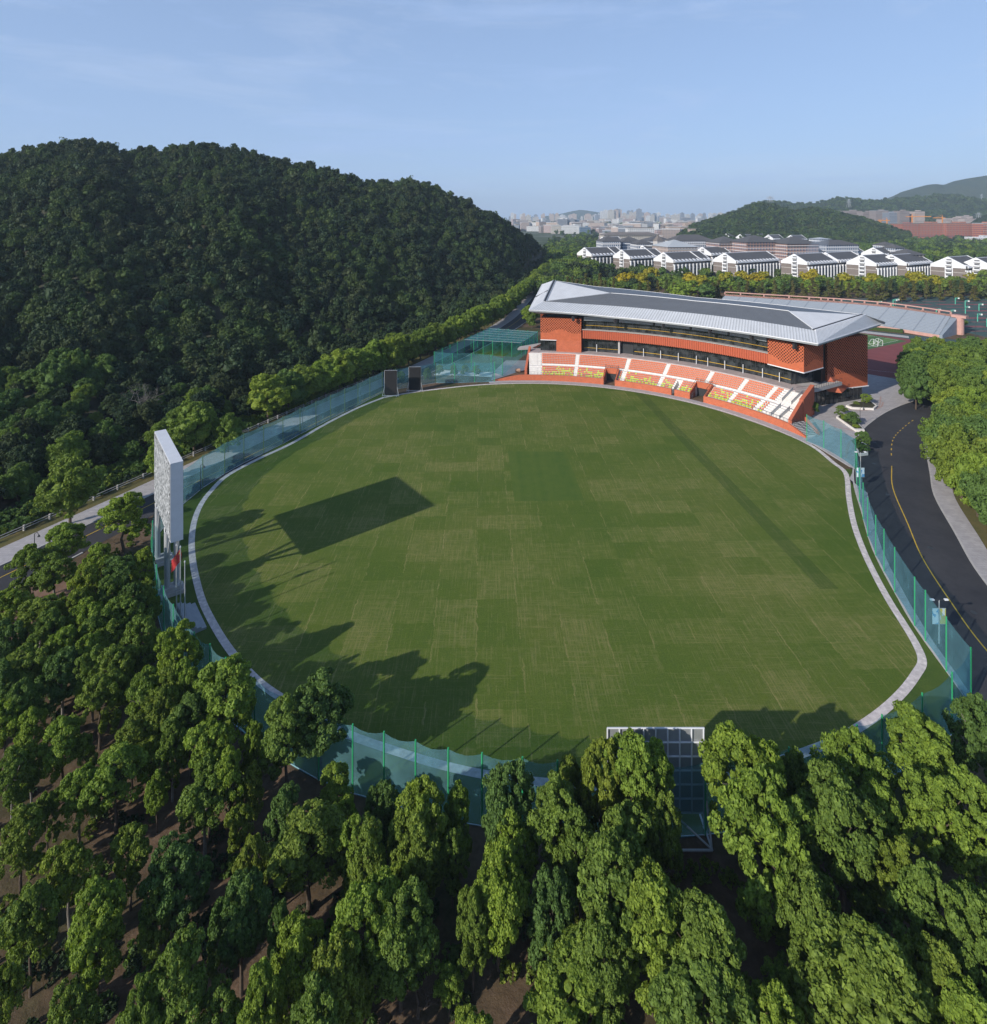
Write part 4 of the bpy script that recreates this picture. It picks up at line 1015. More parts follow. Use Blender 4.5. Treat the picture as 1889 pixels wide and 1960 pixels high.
# end walls
def wallslope(p,q,z0p,z1p,z0q,z1q,w):
    mb=MB(); d=Vector((q[0]-p[0],q[1]-p[1])).normalized(); n_=Vector((-d.y,d.x))*w/2
    A=[(p[0]+n_.x,p[1]+n_.y),(q[0]+n_.x,q[1]+n_.y),(q[0]-n_.x,q[1]-n_.y),(p[0]-n_.x,p[1]-n_.y)]
    zt=[z1p,z1q,z1q,z1p]; return mb.prism(A,0,zt)
p,q=pol(74,20.9),pol(82,23.2); gpart('end_wall',wallslope(p,q,0,2.9,0,6.2,.9),'wall_red')
p2=pol(91,25.4); gpart('end_wall',wallslope(q,p2,0,6.4,0,8.6,1.1),'wall_red')
p3=pol(74,21.2); p4=pol(80.5,18.0); gpart('end_wall',wallslope(pol(79.7,20.9),pol(78.2,16.8),0,2.9,0,1.0,.4),'wall_red')
p,q=pol(77.3,89.6),pol(89.5,88.2); gpart('end_wall',wallslope(p,q,0,3.0,0,8.4,.8),'wall_red')
# seats
span=sorted(AIS); secs=[]
def secs_for(lo,hi,gaps):
    cuts=[(a-.5,a+.5) for a in AIS]+[(g0-.45,g1+.45) for g0,g1 in gaps]
    return spans(lo,hi,cuts)
S_=[];
rsd=random.Random(4)
for li,(L,dr) in enumerate(((LOW,.86),(UP[:6],.78))):
    for ri_,(r,z) in enumerate(L):
        for a,b in secs_for(28.6,85.3,GAPS if li==0 else [(9,9.1)]):
            n=int(R(b-a)*r/.56)
            if n<1: continue
            for k in range(n):
                t=lerp(a,b,(k+.5)/n)
                if li==1 and ri_>=5 and 30.9<t<36 and rsd.random()<.0: continue
                py=[.97,.8,.55,.32,.16,.06][ri_] if li==0 else 0
                S_.append((pol(r+.45,t,z),t,'seat_yellow' if rsd.random()<py else 'seat_orange'))
seatm={}
def seatmb(mb):
    def bx(x0,x1,y0,y1,z0,z1): mb.prism([(x0,y0),(x1,y0),(x1,y1),(x0,y1)],z0,z1)
    bx(-.18,.14,-.215,.215,.22,.28); bx(.14,.20,-.215,.215,.24,.52); bx(-.04,.04,-.06,.06,0,.22); return mb
for mtl in ('seat_orange','seat_yellow'): seatm[mtl]=seatmb(MB()).mesh('seat',mtl)
S_.sort(key=lambda s:s[0][1]); 
for p,t,mtl in S_[:100]:
    o=obj('seat',seatm[mtl],None,G,(p[0]-GL[0],p[1]-GL[1],p[2])); o.rotation_euler=(0,0,R(t))
for mtl,nm in (('seat_orange','orange_seating'),('seat_yellow','yellow_seating')):
    tm=MB(); seatmb(tm); tv=np.array(tm.v); V=[];Fc=[]
    L=[s for s in S_[100:] if s[2]==mtl]
    for p,t,_ in L:
        c,s=math.cos(R(t)),math.sin(R(t)); w=np.stack([tv[:,0]*c-tv[:,1]*s+p[0],tv[:,0]*s+tv[:,1]*c+p[1],tv[:,2]+p[2]],1); b=len(V)*len(tv); V.append(w); Fc+=[tuple(i+b for i in f) for f in tm.f]
    me=bpy.data.meshes.new(nm); me.from_pydata(np.concatenate(V).tolist(),[],Fc); me.materials.append(MATS[mtl]); o=obj(nm,me,None,G,NL); o['kind']='stuff'
# concourse
mb=MB(); mb.sector(86.01,92.5,26.6,88.4,6.3,7.0); gpart('concourse',mb,'concourse_paving')
a,b,c_,d_=(95.4,169.6),(107.0,176.4),(104,181.5),pol(93,30)[:2]
mb=MB(); mb.prism([pol(86.1,26.4)[:2],a,b,c_,d_],6.0,6.985); gpart('terrace_slab',mb,'concrete')
mb=MB(); P=[(*a,8.1),(*b,8.1)]
mb.tube(P[0],P[1],.05)
for k in range(12): q=Vector(P[0]).lerp(Vector(P[1]),k/11); mb.tube((q.x,q.y,7),q,.04,4)
mb.tube((*pol(86.3,26.5)[:2],8.0),(*a,8.0),.05)
gpart('terrace_railing',mb,'dark_frame')
mb=MB(); mb.prism([(102.5,176.6),(103,177.2),(110.5,179.6),(106,175.0)],4.0,[7.4,9.6,4.3,4.1]); gpart('brick_buttress',mb,'wall_red')
# slab and wall at the far end
gpart('far_terrace',MB().prism([gp(983.8+x*.375,516.5+y*.375,6.4) for x,y in ((18,402),(95,398),(150,372),(30,392))],5.8,6.5),'concrete')
# body
gpart('building_core',MB().sector(88,111.8,28.4,84.6,0.1,6.28),'wall_red')
gpart('building_core',MB().sector(92.0,112,29.2,84.2,7.02,20.6),'dark_frame')
gpart('rear_wall',MB().sector(112.02,112.5,28.6,84.6,0,21.5),'red_brick')
gpart('ground_floor_glazing',MB().prism([(96.6,174.0),(116.3,181.6),(112,194),(98,190)],0,4.15),'facade_glass')
mb=MB()
for k in range(13):
    x,y=lerp(96.6,116.3,k/12),lerp(174.0,181.6,k/12); mb.box(x+.02,y-.06,0,4.15,.14,.14,R(21))
gpart('glazing_bars',mb,'dark_frame')
# level 1 and 2 windows
def window(t0,t1,r,z0,z1,nm=3):
    w=MB().sector(r,r+.25,t0,t1,z0,z1,step=9); g=gpart('window',w,'glass')
    f=MB()
    for k in range(nm+1):
        t=lerp(t0,t1,k/nm); p=pol(r-.05,t); f.box(p[0],p[1],z0,z1,.10,.12,R(t))
    zs=[z0+.06,lerp(z0,z1,.62),z1-.08]
    for z in zs: f.tube(pol(r-.06,t0,z),pol(r-.06,t1,z),.05,4)
    obj('frame',f,'dark_frame',g)
t=75.4
while t>29.7:
    if not (63.8<t-1.4<66.9): window(max(29.5,t-2.85),t-.03,91.2,7.01,12.15)
    t-=2.88
gpart('passage_wall',MB().prism([pol(90.4,67.2)[:2],pol(90.4,66.8)[:2],pol(97,66.6)[:2],pol(97,67.0)[:2]],7.01,12.1),'concrete')
t=75.4
while t>33.6:
    window(max(33.4,t-2.85),t-.03,90.3,15.45,19.1); t-=2.88
mb=MB(); mb.tube(pol(90.9,75.4,8.35),pol(90.9,67,8.35),.07,4)
for k in range(14): mb.tube(pol(90.95,lerp(63.5,29.7,k/14),8.35),pol(90.95,lerp(63.5,29.7,(k+1)/14),8.35),.09,4)
for k in range(14): mb.tube(pol(90.1,lerp(75,33.7,k/14),16.9),pol(90.1,lerp(75,33.7,(k+1)/14),16.9),.07,4)
gpart('yellow_rail',mb,'yellow_rail')
# side glazing below the brick box
mb=MB(); mb.face([(*pol(90.9,29.5)[:2],7.0),(98.2,176.4,7.0),(98.2,176.4,12.25),(*pol(90.9,29.5)[:2],12.25)]); g=gpart('window',mb,'glass')
f=MB(); A_0=pol(90.8,29.5)
for k in range(6): f.box(lerp(A_0[0],98.2,k/5),lerp(A_0[1],176.3,k/5),7,12.25,.12,.12,R(12))
obj('frame',f,'dark_frame',g)
for i,tt in enumerate((72.2,61.3,57.4,53.4,49.4,46.9,43.2,39.3,35.2,31.7)):
    p=pol(90.2,tt); gpart('highlight_column',MB().tube((p[0],p[1],7),(p[0],p[1],9.9),.11,8),'dorm_white')  # short white cylinders that stand in for bright highlights on the columns
mb=MB().sector(88.75,91.15,33.35,75.6,12.2,15.3); gpart('louvre_screen',mb,'louvre_red')
mb=MB(); k=0
tt=33.6
while tt<75.5:
    p=pol(88.62,tt); mb.box(p[0],p[1],12.1,15.38,.22,.16,R(tt)); tt+=.5
gpart('louvre_fins',mb,'red_brick')
gpart('parapet_trim',MB().sector(88.3,90.2,33.35,75.6,15.39,15.55),'concrete')
for k in range(5):
    a_=lerp(75.4,33.6,k/5); b_=lerp(75.4,33.6,(k+1)/5); gpart('eave_panel',MB().sector(88.8,90.2,b_+.25,a_-.25,18.9,20.35),'grey_panel')
# brick boxes
La,Lb=(17.8,216.7),(32.7,214.3); Lm=(lerp(La[0],Lb[0],.39),lerp(La[1],Lb[1],.39))
back=lambda p,d:(p[0]+(p[0]-FC[0])/88*d,p[1]+(p[1]-FC[1])/88*d)
gpart('brick_box',MB().prism([La,Lb,back(Lb,6),back(La,24)],11.4,19.5),'lattice_brick')
gpart('brick_pier',MB().prism([Lm,Lb,back(Lb,6),back(Lm,6)],7.0,11.39),'red_brick')
gpart('box_trim',MB().prism([(La[0]-.1,La[1]-.15),(Lm[0],Lm[1]-.15),(Lm[0],Lm[1]+.2),(La[0]-.1,La[1]+.2)],11.15,11.39),'dorm_white')
mb=MB(); q0,q1=back(La,1.2),back(Lm,1.2); mb.face([(*q0,7),(*q1,7),(*q1,11.3),(*q0,11.3)]); g=gpart('window',mb,'glass'); f=MB()
for k in range(5): f.box(lerp(q0[0],q1[0],k/4),lerp(q0[1],q1[1],k/4)-.1,7,11.3,.14,.1)
obj('frame',f,'dark_frame',g)
Lp,A,B,C_2,D=(84.6,177.3),(90.3,167.2),(99.3,173.1),(103.0,177.3),(118.8,182.5)
gpart('brick_box',MB().prism([Lp,A,B,(95,185)],12.4,20.2),'lattice_brick')
mb=MB()
for p,q in ((Lp,A),(A,B)):
    d=(Vector(q)-Vector(p)).normalized(); n_=Vector((d.y,-d.x))*.12
    mb.prism([(p[0]+n_.x,p[1]+n_.y),(q[0]+n_.x,q[1]+n_.y),(q[0]-n_.x*2,q[1]-n_.y*2),(p[0]-n_.x*2,p[1]-n_.y*2)],12.12,12.38)
gpart('box_trim',mb,'dorm_white')
gpart('brick_box',MB().prism([C_2,D,(114.3,196),(98.5,190.5)],4.2,20.1),'lattice_brick_low')
gpart('stair_slot',MB().prism([(99.9,175.2),(102.7,177.9),(100,185),(97,184)],6.99,20.2),'led_black')
gpart('box_trim',MB().prism([(102.6,176.9),(119.1,182.25),(118.9,182.9),(102.6,177.5)],3.95,4.18),'dorm_white')
# roof
NR=46
def E(s): t=lerp(88.5,21,s); z=interp(s,[0,.12,.3,.5,.7,.88,1],[23.0,22.4,21.6,21.3,21.4,21.9,22.5]); return pol(84.5,t,z)
def Bk_(s): t=lerp(84.9,25,s); z=interp(s,[0,.15,.5,.85,1],[25.2,24.6,24.1,24.3,24.5]); return pol(91.5,t,z)
def Rg(s): return pol(100.3,lerp(69.8,33.5,s),interp(s,[0,.5,1],[28,27.2,27.5]))
def Bb(s): return pol(116,lerp(82.9,25.5,s),interp(s,[0,.15,.5,.85,1],[30.5,28.4,26.3,26.6,27.1]))
def Bo(s): return pol(123,lerp(84.6,24.4,s),interp(s,[0,.15,.5,.85,1],[28.4,26.6,24.4,24.3,24.6]))
def surf(f,g,r1,r2,u0=88):
    mb=MB(); L1=0
    for i in range(NR):
        a,b=i/NR,(i+1)/NR; p,q,s,t=f(a),f(b),g(b),g(a); d=(Vector(q)-Vector(p)).length; w=(Vector(t)-Vector(p)).length
        mb.face([p,q,s,t],[(L1,0),(L1+d,0),(L1+d,w),(L1,w)]); L1+=d
    return mb
def quad(mb,p,q,s,t):
    d=(Vector(q)-Vector(p)).length; w=(Vector(t)-Vector(p)).length; mb.face([p,q,s,t],[(0,0),(d,0),(d,w),(0,w)]); return mb
roof=gpart('roof',surf(Bk_,Rg,0,0),'roof_dark_metal')
obj('roof_rear_slope',surf(Rg,Bb,0,0),'roof_dark_metal',roof)
obj('roof_skirt',surf(E,Bk_,0,0),'roof_skirt_metal',roof)
obj('roof_skirt',surf(Bb,Bo,0,0),'roof_skirt_metal',roof)
LO=(21.0,247.0,28.6); TIP=(124.8,183.2,24.0)
mb=MB(); quad(mb,E(0),LO,Bb(0),Bk_(0)); obj('roof_skirt',mb,'roof_light_metal',roof)
mb=MB(); quad(mb,LO,Bo(0),Bb(0),Bb(0)) if False else mb.face([LO,Bo(0),Bb(0)]); mb.face([TIP,Bb(1),Bo(1)]); obj('roof_corner',mb,'roof_light_metal',roof)
mb=MB(); quad(mb,E(1),TIP,Bb(1),Bk_(1)); obj('roof_skirt',mb,'roof_skirt_metal',roof)
for s in (0,1):
    mb=MB(); p,q,r_=Vector(Bk_(s)),Vector(Bb(s)),Vector(Rg(s)); mb.face([p,q,r_] if s else [q,p,r_]); obj('roof_gable_panel',mb,'roof_light_metal',roof)
    d=(q-p).normalized(); side=(r_-p)-(r_-p).dot(d)*d; side.normalize(); up=Vector((0,0,.12))
    mb=MB(); mb.face([p+up,q+up,q+side*1.1+up,p+side*1.1+up]); obj('roof_gutter',mb,'dark_frame',roof)
    mb=MB(); mb.tube(p+up,q+up,.22,4); mb.tube(p+side*1.1+up,q+side*1.1+up,.14,4); mb.tube(p,r_,.16,4); obj('roof_trim',mb,'dorm_white' if s else 'steel',roof)
p,q=Vector(LO).lerp(Vector(E(0)),.55),Vector(Bk_(0)).lerp(Vector(Bb(0)),.5)
mb=MB(); mb.tube(p+Vector((0,0,.1)),q+Vector((0,0,.1)),.25,4); obj('roof_gutter',mb,'dark_frame',roof)
mb=MB()
for i in range(NR): mb.tube(Rg(i/NR),Rg((i+1)/NR),.15,4); mb.tube(E(i/NR),E((i+1)/NR),.16,4); mb.tube(Bb(i/NR),Bb((i+1)/NR),.12,4)
mb.tube(E(1),TIP,.18,4); mb.tube(E(0),LO,.18,4); mb.tube(Bk_(1),E(1),.12,4); mb.tube(Bk_(0),E(0),.12,4); obj('roof_trim',mb,'dorm_white',roof)
# fascia and soffit
def dn(p,d=.6): return (p[0],p[1],p[2]-d)
def W_(s): return pol(89.5,lerp(86,27,s),20.75)
mb=MB()
for i in range(NR):
    a,b=i/NR,(i+1)/NR
    mb.face([dn(E(a)),dn(E(b)),E(b),E(a)]); mb.face([dn(E(b)),dn(E(a)),W_(a),W_(b)])
mb.face([dn(E(1)),dn(TIP),TIP,E(1)]); mb.face([E(0),LO,dn(LO),dn(E(0))])
mb.face([dn(E(1)),W_(1),(118,186,20.7),dn(TIP)]); mb.face([dn(E(0)),dn(LO),(22,244,20.7),W_(0)])
mb.face([dn(TIP),(118,186,20.7),(112,196,20.7),dn(Bo(1))]); 
obj('roof_soffit',mb,'grey_metal',roof)
mb=MB()
for s in (0,1):
    pass
mb.sector(90,112,29,84.5,20.61,23.2); obj('clerestory',mb,'dark_frame',roof)
for x,y in ((302,248),(517,262),(762,282),(1000,310),(1213,343),(1432,388)):
    p=gp(983.8+x*.375,516.5+y*.375,20.0); mb=MB().box(0,0,-.7,.9,.9,.8,.3); mb.tube((0,0,.9),(0,0,2.0),.12,4)
    o=obj('floodlight',mb,'dark_frame',G,(p[0]-GL[0],p[1]-GL[1],19.8))
# paving in front of the stand
mb=MB(); mb.sector(71.0,73.33,13.5,100,0,.06); o=obj('front_pavement',mb,'paving'); o['kind']='structure'
mb=MB(); mb.sector(71.35,71.5,13.5,100,.02,.072); o=obj('front_pavement_inlay',mb,'pink_paving'); o['kind']='structure'

# ------------------------------------------------------------------ scoreboard
P0=Vector((-46.7,86.5)); ax=Vector((-.612,.791)); nf=Vector((.791,.612)); wd=16.3; th=1.75
def sp(a,n_): q=P0+ax*a+nf*n_; return (q.x,q.y)
t=thing('scoreboard','tall pale grey scoreboard on thick steel columns seen almost edge on','scoreboard',(-51,93,0)); nl=(51,-93,0)
obj('cabinet',MB().prism([sp(0,-th+.06),sp(0,0),sp(wd,0),sp(wd,-th+.06)],9.3,21.1),'board_white',t,nl)
b0,b1=sp(0.15,-th),sp(wd-.15,-th); mb=MB(); mb.face([(*b1,9.5),(*b0,9.5),(*b0,20.9),(*b1,20.9)]); obj('rear_cladding',mb,'scoreboard_back',t,nl)
b0,b1=sp(0.3,.03),sp(wd-.3,.03); mb=MB(); mb.face([(*b0,9.6),(*b1,9.6),(*b1,20.8),(*b0,20.8)]); obj('display_face',mb,'led_black',t,nl)
for a in (3.3,13.0):
    for n_ in (-.35,-1.65):
        x,y=sp(a,n_); obj('column',MB().tube((x,y,.9),(x,y,9.4),.42,14),'steel',t,nl)
    x,y=sp(a,-1); obj('concrete_base',MB().box(x,y,0,.55,2.4,3.4,math.atan2(ax.y,ax.x)).box(x,y,.56,1.15,1.7,2.7,math.atan2(ax.y,ax.x)),'kerb_stone',t,nl)
mb=MB()
for n_ in (-.35,-1.65):
    mb.tube((*sp(3.3,n_),5),(*sp(5.5,n_),9.3),.14); mb.tube((*sp(13,n_),5),(*sp(10.8,n_),9.3),.14); mb.tube((*sp(3.3,n_),5),(*sp(1,n_),9.3),.14); mb.tube((*sp(13,n_),5),(*sp(15.2,n_),9.3),.14)
obj('brace',mb,'steel',t,nl)
# flagpoles
for i,(x,y,h) in enumerate(((-45.9,83.2,10.3),(-44.5,81.7,10.9),(-42.8,79.7,10.0))):
    lab=['tall bare flagpole nearest the scoreboard columns','middle flagpole of the three carrying the red flag','bare flagpole closest to the grey podium steps'][i]
    t=thing('flagpole',lab,'flagpole',(x,y,0),group='flagpoles by the scoreboard')
    obj('pole',MB().tube((0,0,0),(0,0,h),.10,8,.06),'steel',t); obj('finial',MB().tube((0,0,h),(0,0,h+.22),.12,8,.03),'steel',t)
    if i==1:
        mb=MB(); nx,nz_=10,6; 
        def fl(a,b): 
            dx=-a*1.45; return (dx*.80+.05,dx*.30+.18*math.sin(a*7+b*2),h-.3-b*1.75-a*1.35+.10*math.sin(a*6))
        for a in range(nx):
            for b in range(nz_): mb.face([fl(a/nx,b/nz_),fl((a+1)/nx,b/nz_),fl((a+1)/nx,(b+1)/nz_),fl(a/nx,(b+1)/nz_)])
        fo=obj('flag',mb,'flag_red',t)
        mb=MB()
        for (ca,cb,rr) in ((.2,.25,.10),(.42,.10,.035),(.48,.22,.035),(.48,.36,.035),(.42,.48,.035)):
            pts=[]
            for k in range(10):
                q=rr*(1 if k%2==0 else .42); an=k*math.pi/5; pp=fl(ca+q*math.sin(an),cb+q*1.1*math.cos(an)); pts.append((pp[0]+.006,pp[1]-.03,pp[2]))
            mb.face(pts)
        obj('star',mb,'flag_star',fo)
# podium
t=thing('podium','grey stepped podium on the grass beside the flagpoles','podium',(-43.4,82.4,0),R(-50))
obj('steps',MB().box(0,0,0,.3,6.6,2.6).box(0,-.3,.31,.6,6.6,1.9).box(0,-.6,.61,.9,6.6,1.25).box(0,-.85,.91,1.2,6.6,.65),'grey_panel',t)

# ------------------------------------------------------------------ sight screens
def black_screen(x,y,w,h,label,rz):
    t=thing('sight_screen',label,'sight screen',(x,y,0),rz,'black sight screens')
    obj('screen',MB().box(0,0,.5,h,w,.12),'black_cloth',t)
    mb=MB()
    for s in (-1,1):
        mb.tube((s*w/2,.12,0),(s*w/2,.12,h),.12,6); mb.tube((s*w/2,.1,h*.55),(s*w/2-.0,2.0,.15),.08,6); mb.tube((s*w/2,-1.2,.12),(s*w/2,2.1,.12),.10,6); mb.tube((s*(w/2+.7),-.4,.1),(s*w/2,.1,h*.4),.07,6)
    mb.tube((-w/2,.1,h),(w/2,.1,h),.08,6); mb.tube((-w/2-.6,.1,.15),(w/2+.6,.1,.15),.12,6)
    obj('frame',mb,'steel',t)
    for s in (-1,1):
        for yy in (-1.1,2.0): obj('wheel',MB().tube((s*w/2-.06,yy,.14),(s*w/2+.06,yy,.14),.14,10),'dark_frame',t)
black_screen(-33.0,184.6,3.9,8.3,'left one of the two black sight screens by the far fence',R(2))
black_screen(-26.0,190.0,3.9,8.0,'right one of the two black sight screens by the far fence',R(2))
t=thing('sight_screen','large steel framed sight screen seen from behind among the near trees','sight screen',(15.35,54.4,0))
obj('screen',MB().box(0,.12,1.5,9.35,9.1,.06),'grey_metal',t)
mb=MB()
for i in range(9): mb.tube((-4.55+i*9.1/8,0,1.5),(-4.55+i*9.1/8,0,9.5),.085,5)
for j in range(7): mb.tube((-4.6,0,1.5+j*8/6),(4.6,0,1.5+j*8/6),.085,5)
obj('lattice_frame',mb,'board_white',t)
mb=MB()
for s in (-4.6,0,4.6):
    mb.tube((s,.05,0),(s,.05,1.6),.12,6); mb.tube((s,-1.9,.2),(s,.05,4.5),.09,6); mb.tube((s,-2.0,.15),(s,1.2,.15),.10,6)
mb.tube((-4.6,-2,.15),(4.6,-2,.15),.10,6); mb.tube((-4.6,-2,.2),(0,0,1.6),.08,6); mb.tube((4.6,-2,.2),(1.5,0,1.6),.08,6)
obj('base_frame',mb,'board_white',t)

# ------------------------------------------------------------------ practice nets
t=thing('practice_nets','large teal practice net cage with a net roof beside the left road','net cage',(-10,250,0)); nl=(10,-250,0)
h=6.4
FLc=gp(831,705.3); BL_=gp(936.6,topbase(625,7.0)); BR_=gp(1029,topbase(634,6.4)); FR_=gp(961.6,topbase(685.5,6.4)); RM=gp(998,topbase(655.3,6.2)); 
fr=[FLc,gp(865.8,topbase(676,6.4)),gp(902,topbase(676,6.4)),gp(940,topbase(679,6.4)),FR_]
cage=fr+[RM,BR_,BL_]
mb=MB()
for a,b in zip(cage,cage[1:]+cage[:1]): mb.face([(*a,.05),(*b,.05),(*b,h),(*a,h)])
obj('netting',mb,'cage_net',t,nl)
RL=(lerp(FLc[0],BL_[0],.50),lerp(FLc[1],BL_[1],.50))
mb=MB(); mb.face([(*RL,6.0),(*RM,6.0),(*BR_,6.0),(*BL_,6.0)]); obj('net_roof',mb,'teal_roof_net',t,nl)
mb=MB(); 
for a,b in ((RL,RM),(RM,BR_),(BR_,BL_),(BL_,RL)): mb.tube((*a,6.02),(*b,6.02),.08,4)
for k in range(1,6):
    a=Vector(RL).lerp(Vector(RM),k/6); b=Vector(BL_).lerp(Vector(BR_),k/6); mb.tube((*a,6.03),(*b,6.03),.05,4)
for k in range(1,5):
    a=Vector(RL).lerp(Vector(BL_),k/5); b=Vector(RM).lerp(Vector(BR_),k/5); mb.tube((*a,6.03),(*b,6.03),.04,4)
obj('roof_cable',mb,'grey_metal',t,nl)
for k in range(1,6):
    a=Vector(RL).lerp(Vector(RM),k/6); b=Vector(BL_).lerp(Vector(BR_),k/6); mb=MB(); mb.face([(*a,.1),(*b,.1),(*b,5.9),(*a,5.9)]); obj('lane_net',mb,'cage_net',t,nl)
pm=MB().tube((0,0,0),(0,0,6.5),.10,6).mesh('post','green_post')
pp=list(fr)+[RM,BR_,BL_]+[tuple(Vector(FLc).lerp(Vector(BL_),k/8)) for k in range(1,8)]+[tuple(Vector(RM).lerp(Vector(BR_),k/4)) for k in range(1,4)]+[tuple(Vector(BL_).lerp(Vector(BR_),k/5)) for k in range(1,5)]+[tuple(Vector(RL).lerp(Vector(RM),k/6)) for k in range(7)]
for p in pp: obj('post',pm,None,t,(p[0]+10,p[1]-250,0))
mb=MB(); mb.prism([tuple(Vector(FLc).lerp(Vector(FR_),.12)),FR_,RM,BR_,BL_],0,.02,bottom=False); o=struct('practice_ground',mb,'practice_mat')
mb=MB(); mb.prism([gp(845,708),gp(895,713),gp(944,712),gp(944,722),gp(888,719),gp(830,718)],0,.03,bottom=False); struct('practice_path',mb,'white_concrete')
mb=MB(); mb.prism([tuple(Vector(RL).lerp(Vector(RM),.1)),tuple(Vector(RL).lerp(Vector(RM),.9)),tuple(Vector(BL_).lerp(Vector(BR_),.9)),tuple(Vector(BL_).lerp(Vector(BR_),.1))],0,.03,bottom=False); struct('practice_turf',mb,'pitch_turf')
mb=MB(); mb.prism([gp(940,728),gp(1005,708),gp(1010,690),gp(968,690),gp(944,712)],0,.03,bottom=False); struct('ramp_paving',mb,'paving')

# ------------------------------------------------------------------ shrubs, planters, lamps, banners
def shrub(label,x,y,W,h,lm,i,grp=None,z=0):
    t=thing('shrub',label,'shrub',(x,y,z),i*1.3,grp,(W/5.4,W/5.4,h/7.4)); 
    obj('foliage',NEAR[(i%7,lm)],None,t,(0,0,-1.5)); return t
def planter(poly,label,h=.55):
    c=(sum(p[0] for p in poly)/len(poly),sum(p[1] for p in poly)/len(poly)); t=thing('planter',label,'planter',(*c,.12))
    L=[(p[0]-c[0],p[1]-c[1]) for p in poly]; obj('curb',MB().prism(L,0,h),'white_concrete',t); obj('soil',MB().prism([(x*.86,y*.86) for x,y in L],h-.1,h+.03,bottom=False),'forest_floor',t)
planter([gp(1475.7+x*.2187,590.3+y*.2187) for x,y in ((655,865),(700,885),(900,895),(930,870),(870,820),(780,830))],'triangular white edged planter near the glazed ground floor')
planter([gp(1475.7+x*.2187,590.3+y*.2187) for x,y in ((570,965),(740,1085),(820,1085),(760,1020),(690,960),(610,930))],'long white edged planter with dense shrubs in the plaza')
planter([gp(1475.7+x*.2187,590.3+y*.2187) for x,y in ((745,1230),(770,1300),(850,1290),(845,1220),(800,1190))],'small planter with a thin bush beside the road')
sl=[((835,840),3.6,3.0,'leaf_bright','leafy bush standing in the triangular planter'),((745,855),2.0,1.2,'leaf_olive','low yellowish shrub in the triangular planter'),((610,950),3.6,3.2,'leaf_mid','pale open bush at the far end of the long planter'),((650,1000),2.6,2.2,'leaf_bright','round shrub in the middle of the long planter'),((715,1020),3.8,3.4,'leaf_cool','dark dense bush in the long planter'),((745,1060),1.8,1.1,'leaf_bright','small bright shrub at the near tip of the long planter'),((800,1260),3.6,5.0,'leaf_cool','tall thin bush in the small planter beside the road'),((375,930),3.2,3.5,'leaf_cool','sparse bush by the end wall of the stand')]
for i,((x,y),W,h,lm,lab) in enumerate(sl):
    p=gp(1475.7+x*.2187,590.3+y*.2187); shrub(lab,p[0],p[1],W,h,lm,i,z=.3)
for i,(u,v) in enumerate(((842,715),(868,716),(890,716),(912,717),(818,722),(768,728))):
    p=gp(u,v+4); shrub(['leafy sapling before the left corner of the practice nets','second sapling from the left before the practice nets','middle sapling before the practice nets','right hand sapling before the practice nets','sapling just right of the black sight screens','sapling between the two black sight screens'][i],p[0],p[1],3.2,4.2,'leaf_mid',i)
shrub('clipped round dark green bush at the end of the grey stand',238,296,11,6.5,'leaf_cool',3)
def hedge(p,q,w,h,label):
    t=thing('hedge',label,'hedge',((p[0]+q[0])/2,(p[1]+q[1])/2,0),math.atan2(q[1]-p[1],q[0]-p[0])); L=math.hypot(q[0]-p[0],q[1]-p[1])
    r=random.Random(2); mb=MB(); n=int(L/1.2)
    for k in range(n): x=-L/2+L*k/n; mb.box(x+.6,r.uniform(-.1,.1),0,h*r.uniform(.88,1.08),1.19,w*r.uniform(.9,1.1))
    obj('foliage',mb,'hedge_green',t)
hedge((150,322),(203,285),2.0,1.5,'long low clipped hedge in front of the grey stand')
def lamp(x,y,h,label,mat='lamp_dark',arm=1.1):
    t=thing('street_lamp',label,'street lamp',(x,y,0)); obj('pole',MB().tube((0,0,0),(0,0,h),.09,8,.05),mat,t)
    mb=MB(); mb.tube((0,0,h-.1),(arm*.6,0,h+.25),.04,5).tube((arm*.6,0,h+.25),(arm,0,h-.15),.04,5); obj('arm',mb,mat,t)
    obj('lamp_head',MB().tube((arm,0,h-.5),(arm,0,h-.15),.24,8,.06),mat,t); return t
lamp(101.1,158.5,5,'black lantern post beside the long planter in the plaza')
lamp(110,171,4.6,'black lantern post by the triangular planter')
def banner_post(x,y,h,zb,zt,label,w=.78,rz=0):
    t=thing('banner_post',label,'lamp post',(x,y,0),rz); obj('pole',MB().tube((0,0,0),(0,0,h),.10,8,.06),'steel',t)
    mb=MB(); mb.tube((0,0,h-.05),(.9,0,h+.1),.05,5).tube((0,0,h-.05),(-.9,0,h+.1),.05,5); obj('lamp_arm',mb,'lamp_dark',t)
    obj('lamp_head',MB().box(.95,0,h,h+.16,.5,.25).box(-.95,0,h,h+.16,.5,.25),'dorm_white',t)
    obj('banner',MB().box(-w/2-.12,0,zb,zt,w,.04),'banner_blue',t); o=obj('banner',MB().box(w/2+.12,0,zb,zt,w,.04),'banner_yellow' if x<70 else 'banner_blue',t)
    obj('banner_bracket',MB().tube((-w-.15,0,zt+.04),(w+.15,0,zt+.04),.03,5).tube((-w-.15,0,zb-.04),(w+.15,0,zb-.04),.03,5),'steel',t)
banner_post(77.6,121.5,8,2.8,4.7,'lamp post with two pale blue banners where the plaza meets the road',.68)
banner_post(60.4,77.9,5.9,2.7,4.75,'lamp post with one blue and one yellow banner behind the right fence')
